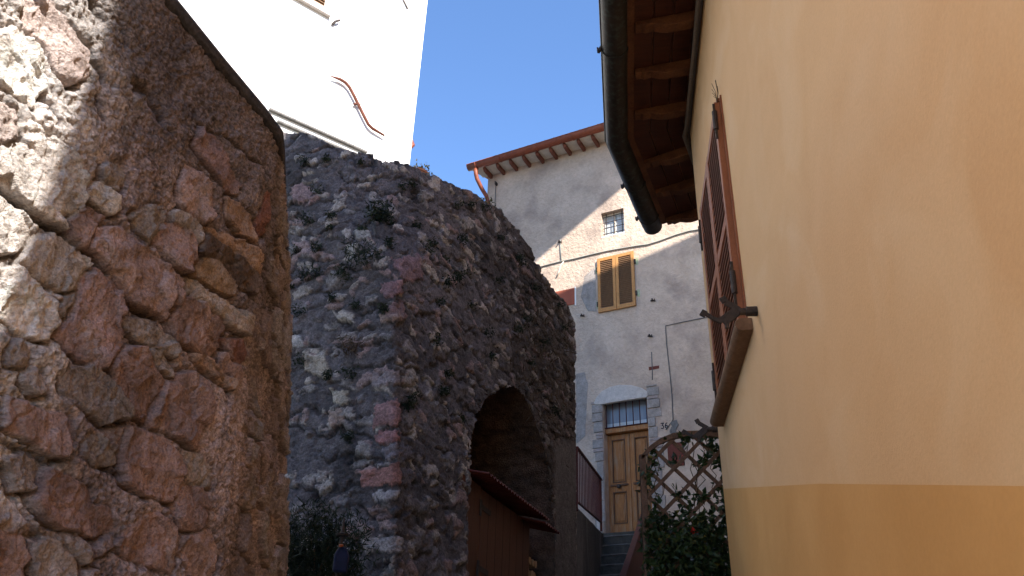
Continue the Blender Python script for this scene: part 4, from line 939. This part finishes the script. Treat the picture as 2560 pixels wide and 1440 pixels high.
def clip_line(x, z, dx, dz):
    pts = []
    for t in np.linspace(-3, 3, 1201):
        a, zz = x+dx*t, z+dz*t
        if postx < a < xr and .2 < zz < arcz(a): pts.append((a, zz))
    return (pts[0], pts[-1]) if len(pts) > 30 else None
for fam, (dx, dz, o) in enumerate(((.70, .72, .012), (.72, -.70, -.004))):
    for k in range(-6, 12):
        c = clip_line(postx+.0+k*.262+(.12 if fam else .02), 1.6 if fam == 0 else 1.55, dx, dz)
        if c:
            b = MB(); b.bar(FT(c[0][0], o, c[0][1]), FT(c[1][0], o, c[1][1]), .012, .034, up=np.cross([dx, 0, dz], [0, 1, 0])); b.build('slat', M['trellis'], tr_)
def leaves(mb, pts, size, r, up=.3, elong=1.7):
    for p in pts:
        d = nrm([r.gauss(0, 1), r.gauss(0, 1), r.gauss(0, 1)-up]); n = nrm(np.cross(d, [r.gauss(0, 1), r.gauss(0, 1), r.gauss(0, 1)])); s_ = np.cross(d, n); L = size*r.uniform(.6, 1.3); w = L/elong/2
        mb.add([p, p+d*L*.35+s_*w+n*L*.06, p+d*L, p+d*L*.35-s_*w+n*L*.06, p+d*L*.4-n*L*.05], [(0, 1, 4), (1, 2, 4), (2, 3, 4), (3, 0, 4)])
rl_ = random.Random(5)
cp = thing('climbing_plant', 'glossy dark green climber filling the lower half of the wooden trellis', 'plant', FT(1.7, -.05, .6))
lo = []; hi = []; yl = []
for _ in range(24000):
    a = rl_.uniform(postx-.02, xr+.15); z = rl_.uniform(.45, arcz(min(max(a, postx), xr)))
    px, py = proj(FT(a, 0, z)); dens = 1.0 if py > 1310 else (.6 if py > 1280 else (.15+.14*(px-1600)/200))
    cl = float(vn(np.array([a*9.]), np.array([z*9.]), 5)[0])
    if py < 1285: dens *= max(0, (cl-.35)*3.2)
    else: dens *= .55+.6*cl
    if rl_.random() < dens*(.75 if py > 1280 else .85):
        p = FT(a, rl_.gauss(0, .10 if py > 1290 else .03), z); (yl if rl_.random() < .05 else lo).append(p)
b = MB(); leaves(b, lo, .07, rl_); b.build('foliage', M['leaf'], cp)
b = MB(); leaves(b, yl, .05, rl_); b.build('yellowed_leaves', M['leafy'], cp)
b = MB()
for k in range(16):
    a = rl_.uniform(postx+.03, xr-.1); z = .5; pts = []
    while z < arcz(a)+.05 and len(pts) < 22: pts.append(FT(a, rl_.uniform(-.03, .05), z)); a += rl_.uniform(-.07, .07); z += rl_.uniform(.06, .12); a = min(max(a, postx), xr)
    if len(pts) > 2: b.tube(pts, .004, 5)
b.build('stems', M['stem'], cp)
fl = at_y(1735, 1329, TY-.1); b = MB(); leaves(b, [fl+np.array([rl_.gauss(0, .008), rl_.gauss(0, .005), rl_.gauss(0, .006)]) for _ in range(9)], .028, rl_, elong=1.3); b.build('blossom', M['red'], cp)

# ------------------------------------------------------------------ weeds on the arched wall
def surf_at(x, y):
    dd = (pxg-x)**2+(pyg-y)**2; i = np.unravel_index(np.argmin(dd), dd.shape); return PF[i], NA[i]
GW = 'weeds rooted in the joints of the arched wall'
def weed(x, y, R, n, label, group=None, mt='tuft', leaf_=.035, drop=.4, elong=3):
    p, nrm_ = surf_at(x, y); o = None; b = MB(); pts = []
    for _ in range(n):
        d = np.clip(np.array([rl_.gauss(0, 1), rl_.gauss(0, 1), rl_.gauss(0, .7)]), -1.5, 1.5); d = d*R*.42; d = d+nrm_*abs(rl_.gauss(0, R*.4)); pts.append(p+d)
    leaves(b, pts, leaf_, rl_, up=drop, elong=elong)
    for _ in range(max(3, n//18)):
        e_ = pts[rl_.randrange(len(pts))]; b.tube([p-nrm_*.02, (p+e_)/2+nrm_*.02, e_], .0016, 4)
    return b.build('wall_weed', M[mt], None, label=label, cat='weed', group=group)
weed(950, 548, .17, 420, 'largest dark green weed clump sprouting above the stone corner ridge', leaf_=.05)
weed(915, 648, .20, 300, 'wide olive weed with trailing dry stems just left of the ridge', mt='tuft', leaf_=.055, elong=6)
weed(890, 870, .13, 160, 'sparse brown twiggy weed halfway down the wall left of the ridge', mt='dry', leaf_=.06, elong=9)
for x, y in ((822, 405), (900, 412), (800, 480), (830, 540), (905, 575), (740, 632), (770, 690), (842, 745), (870, 700), (770, 560), (855, 690), (870, 1095), (880, 940), (1000, 470), (1030, 462), (1130, 515), (1170, 508), (1205, 515), (1075, 612), (1110, 650), (1060, 620), (1140, 690), (1170, 760), (1210, 830), (1240, 700), (1295, 640), (1330, 720), (1095, 760), (1085, 845), (760, 905), (755, 780), (1360, 860), (1390, 760), (1405, 820), (1120, 930), (1150, 600), (1250, 600), (1320, 900), (730, 720), (800, 620)):
    weed(x+rl_.uniform(-5, 5), y+rl_.uniform(-5, 5), rl_.uniform(.05, .10), rl_.randint(50, 120), 'small dark green weed tuft rooted in a joint of the arched wall', GW)
for _ in range(26):
    x = rl_.uniform(725, 1040) if rl_.random() < .7 else rl_.uniform(1040, 1400); y = np.interp(x, OUT[:, 0], OUT[:, 1])+rl_.uniform(60, 620)
    if inpoly(np.array([x]), np.array([y]), ARCH)[0] or y > 1150: continue
    weed(x, y, rl_.uniform(.04, .11), rl_.randint(60, 140), 'small dark green weed tuft rooted in a joint of the arched wall', GW)
b = MB(); pts = []
for _ in range(900):
    x = rl_.gauss(1340, 45); y = rl_.gauss(860, 130)
    if x > 1428 or y < 640 or y > 1180 or inpoly(np.array([x]), np.array([y]), ARCH)[0]: continue
    if y < np.interp(x, OUT[:, 0], OUT[:, 1])+15: continue
    w = ray(x, y); 
    i = np.argmin(np.abs(sv-rl_.uniform(2, 4.4)))
    pts.append((x, y))
sub = [(i, j) for i in range(60, 400, 4) for j in range(320, 600, 3)]
for (i, j) in sub:
    x, y = pxg[i, j], pyg[i, j]
    g = math.exp(-((x-1350)/60)**2-((y-880)/150)**2)
    if rl_.random() < g*.7 and not inpoly(np.array([x]), np.array([y]), ARCH)[0] and x < 1425:
        leaves(b, [PF[i, j]+NA[i, j]*rl_.uniform(0, .05)], .09, rl_, up=1.0, elong=9)
b.build('dry_grass', M['dry'], None, kind='stuff')

# bushes, stand, bag
def bush(name, label, c, r, n, mt, leaf_, elong=4, up=-.6):
    t = thing(name, label, 'shrub', (c[0], c[1], c[2]-r[2])); b = MB(); pts = []
    for _ in range(n):
        d = nrm([rl_.gauss(0, 1), rl_.gauss(0, 1), rl_.gauss(0, 1)])*rl_.random()**.45; k = .75+.5*float(vn(np.array([d[0]*3+5.]), np.array([d[2]*3+d[1]*2+5.]), 8)[0]); pts.append(np.array(c)+d*np.array(r)*k)
    leaves(b, pts, leaf_, rl_, up=up, elong=elong); b.build('foliage', M[mt], t)
    b = MB()
    for _ in range(12): e_ = pts[rl_.randrange(n)]; b.tube([np.array([c[0], c[1], c[2]-r[2]*1.3]), (np.array(c)+e_)/2-[0, 0, r[2]*.3], e_], .006, 5)
    b.build('stems', M['stem'], t); return t
bc = at_y(795, 1400, 5.3); bush('shrub', 'dark feathery shrub in the shaded corner between the two stone walls', bc, (.34, .22, .34), 5200, 'tuft', .05, elong=6)
gzz = at_y(855, 1340, 4.9)
sd = thing('iron_stand', 'black iron plant stand with a small flat disc in front of the arched wall', 'stand', (gzz[0], gzz[1], gz(4.9)))
b = MB(); b.tube([np.array([gzz[0], gzz[1], -.4]), gzz+[0, 0, .02]], .010, 8); b.build('rod', M['iron'], sd)
b = MB(); b.tube([gzz+[0, 0, .0], gzz+[0, 0, .012], gzz+[0, 0, .02], gzz+[0, 0, .10]], [.035, .04, .012, .004], 14); b.build('disc', M['iron'], sd)
bgp = at_y(852, 1392, 4.87)
bgt = thing('blue_bag', 'dark blue bag with an orange tag hanging from the iron stand', 'bag', bgp)
b = MB(); FB = Frame(bgp, [1, 0, 0], [0, -1, 0]); b.prism(FB, [(-.035, -.085), (.045, -.09), (.05, .0), (.028, .05), (-.012, .055), (-.035, .01)], -.025, .03); b.build('bag_body', M['blue'], bgt, bevel=.012)
b = MB(); b.tube([FB(-.0, .03, .052), FB(.0, .034, .062)], [.014, .012], 10); b.build('tag', M['orange'], bgt)
b = MB(); b.tube([FB(-.01, 0, .05), FB(.005, 0, .10), FB(.025, 0, .05)], .003, 5); b.build('strap', M['iron'], bgt)

# pot and plants on top of the arched wall
def topP(x):
    w, n = surf_at(x, np.interp(x, OUT[:, 0], OUT[:, 1])); return w
pt = topP(1043)+np.array([-.02, .25, -.03])
pr = thing('flower_pot', 'terracotta bowl of small green plants on the wall top against the sky', 'flower pot', pt)
b = MB(); b.tube([pt, pt+[0, 0, .05], pt+[0, 0, .11], pt+[0, 0, .12], pt+[0, 0, .14]], [.06, .08, .095, .11, .11], 20); b.build('bowl', M['pot'], pr, smooth=False)
b = MB(); leaves(b, [pt+np.array([rl_.gauss(.02, .05), rl_.gauss(0, .05), .15+rl_.random()*.07]) for _ in range(130)], .04, rl_, up=-.5); b.build('plants', M['leafy'], pr)
pt = topP(1206)+np.array([0, .2, .02]); b = MB(); leaves(b, [pt+np.array([rl_.gauss(0, .06), rl_.gauss(0, .06), rl_.random()*.10-.02]) for _ in range(220)], .035, rl_, up=-.5)
b.build('flowering_weed', M['leafy'], None, label='pale flowering weed on the wall top beside the red downpipe', cat='weed')

# ------------------------------------------------------------------ white building (upper left)
HW = vpdir(4150); NW = np.array([HW[1], -HW[0], 0]); pc0 = at_y(1047, 200, 15.); FW = Frame([pc0[0], pc0[1], 0], HW, NW)
wb = thing('white_building', 'tall white plastered building in full sun above the rubble wall', 'building', FW(-3, -3, 2))
def wp(x, y, o=0): return FW.px(x, y, o)
b = MB(); b.box(FW, -11, 0, -9, 0, 0, 34); b.build('wall', M['white'], wb)
# shuttered window at the top edge
a1, z0 = wp(815, 40); aL_, _ = wp(700, -10)
leaf(wb, FW, a1-1.25, a1-.64, z0+.06, z0+1.9, .005, .05, .09, [], 20, M['palewood'], M['woodslat'])
leaf(wb, FW, a1-.62, a1-.01, z0+.06, z0+1.9, .005, .05, .09, [], 20, M['palewood'], M['woodslat'])
obox('window_sill', M['whitestone'], FW, a1-1.4, a1+.08, 0, .10, z0-.03, z0+.05, wb, bevel=.01)
a, z = wp(838, 58); b = MB(); b.tube([FW(a-.08, .03, z-.12), FW(a-.03, .07, z-.02), FW(a+.06, .07, z+.08)], .03, 6); b.build('iron_hook', M['iron'], wb)
wire(wb, [(1002, -10), (1018, 24)], .02, M['conduit'], 'cable', .03, FW)
b = MB(); pts = []
for x, y in ((826, 190), (850, 198), (863, 206), (873, 217), (885, 239), (898, 266), (913, 296), (921, 311), (931, 321), (961, 339)): a, z = wp(x, y, .08); pts.append(FW(a, .08, z))
b.tube(pts, [.010]+[.037]*8+[.024], 12); b.build('drain_pipe', M['rust'], wb, smooth=True)
a, z = wp(893, 260, .08); b = MB(); b.bar(FW(a-.07, .06, z-.02), FW(a+.08, .06, z+.04), .06, .025); b.build('pipe_clamp', M['rust'], wb)
for (x0_, y0_, x1_, y1_, nm) in ((672, 273, 915, 381, 'ledge'), (692, 303, 880, 384, 'ledge')):
    aa, za = wp(x0_, y0_); ab, zb_ = wp(x1_, y1_); b = MB(); b.hexa([FW(aa, 0, za-.05), FW(ab, 0, zb_-.05), FW(ab, .07, zb_-.045), FW(aa, .07, za-.045), FW(aa, 0, za+.0), FW(ab, 0, zb_+.0), FW(ab, .07, zb_+.0), FW(aa, .07, za+.0)]); b.build(nm, M['conduit'] if 0 else M['cement'], wb)
pq = FW(0, -.12, wp(1030, 352)[1]); b = MB(); b.tube([pq+HW*.02+[0, 0, .13], pq+HW*.10, pq+HW*.02-[0, 0, .13]], .05, 8); b.build('pipe_bend', M['redgutter'], wb)

# ------------------------------------------------------------------ unseen houses and slab added to shade the alley and bounce sunlight
nb1 = thing('tall_shade_house', 'tall plain ochre house added out of view behind the yellow house to shade the lane', 'house', (8, 0, -2))  # added shadow caster; its edges set where the sun is cut off
b = MB(); foot = [(5.0, 10.25), (13., 7.9), (13., -9.5), (4.5, -9.5)]; Ht = 18.1
b.add([(x, y, -6) for x, y in foot]+[(x, y, Ht) for x, y in foot], [(0, 1, 2, 3), (4, 5, 6, 7), (0, 1, 5, 4), (1, 2, 6, 5), (2, 3, 7, 6), (3, 0, 4, 7)]); b.build('wall', M['yellow'], nb1)
nb2 = thing('low_shade_house', 'lower plain house added out of view just uphill of the yellow house to block skylight', 'house', (4, 12, 1))  # added to keep skylight off the lower grey facade
b = MB(); foot = [(2.62, 8.7), (4.98, 16.3), (9.5, 14.5), (6.5, 7.5)]
b.add([(x, y, -3) for x, y in foot]+[(x, y, 9.6) for x, y in foot], [(0, 1, 2, 3), (4, 5, 6, 7), (0, 1, 5, 4), (1, 2, 6, 5), (2, 3, 7, 6), (3, 0, 4, 7)]); b.build('wall', M['greyplaster'], nb2)
ch = thing('cream_bounce_house', 'cream plastered house added out of view at the near end of the rubble wall to bounce sunlight', 'house', FL(-6, -2, -3))  # added as a bounce surface for the near part of the ochre wall
obox('wall', M['cream'], FL, -14, -.9, -6, .06, -6, 9.5, ch)
obox('roof', M['tile'], FL, -14.3, -.6, -6.3, .5, 9.5, 9.7, ch)
cn = thing('shade_canopy', 'unseen floating slab added to shade the upper left of the grey house', 'canopy', (8, 6, Ht))  # added shadow caster, outline projected from the facade shade towards the sun
zs2 = 21.2; poly = []
for a, z in ((-4.4, 9.85), (.5, 13.02), (.5, 15.6), (-4.4, 15.6)):
    p = FG(a, 0, z); t = (zs2-z)/SUN[2]; poly.append(p+SUN*t)
b = MB(); b.add(poly+[p+np.array([0, 0, .15]) for p in poly], [(0, 1, 2, 3), (4, 5, 6, 7), (0, 1, 5, 4), (1, 2, 6, 5), (2, 3, 7, 6), (3, 0, 4, 7)]); b.build('shade_slab', M['tile'], cn)
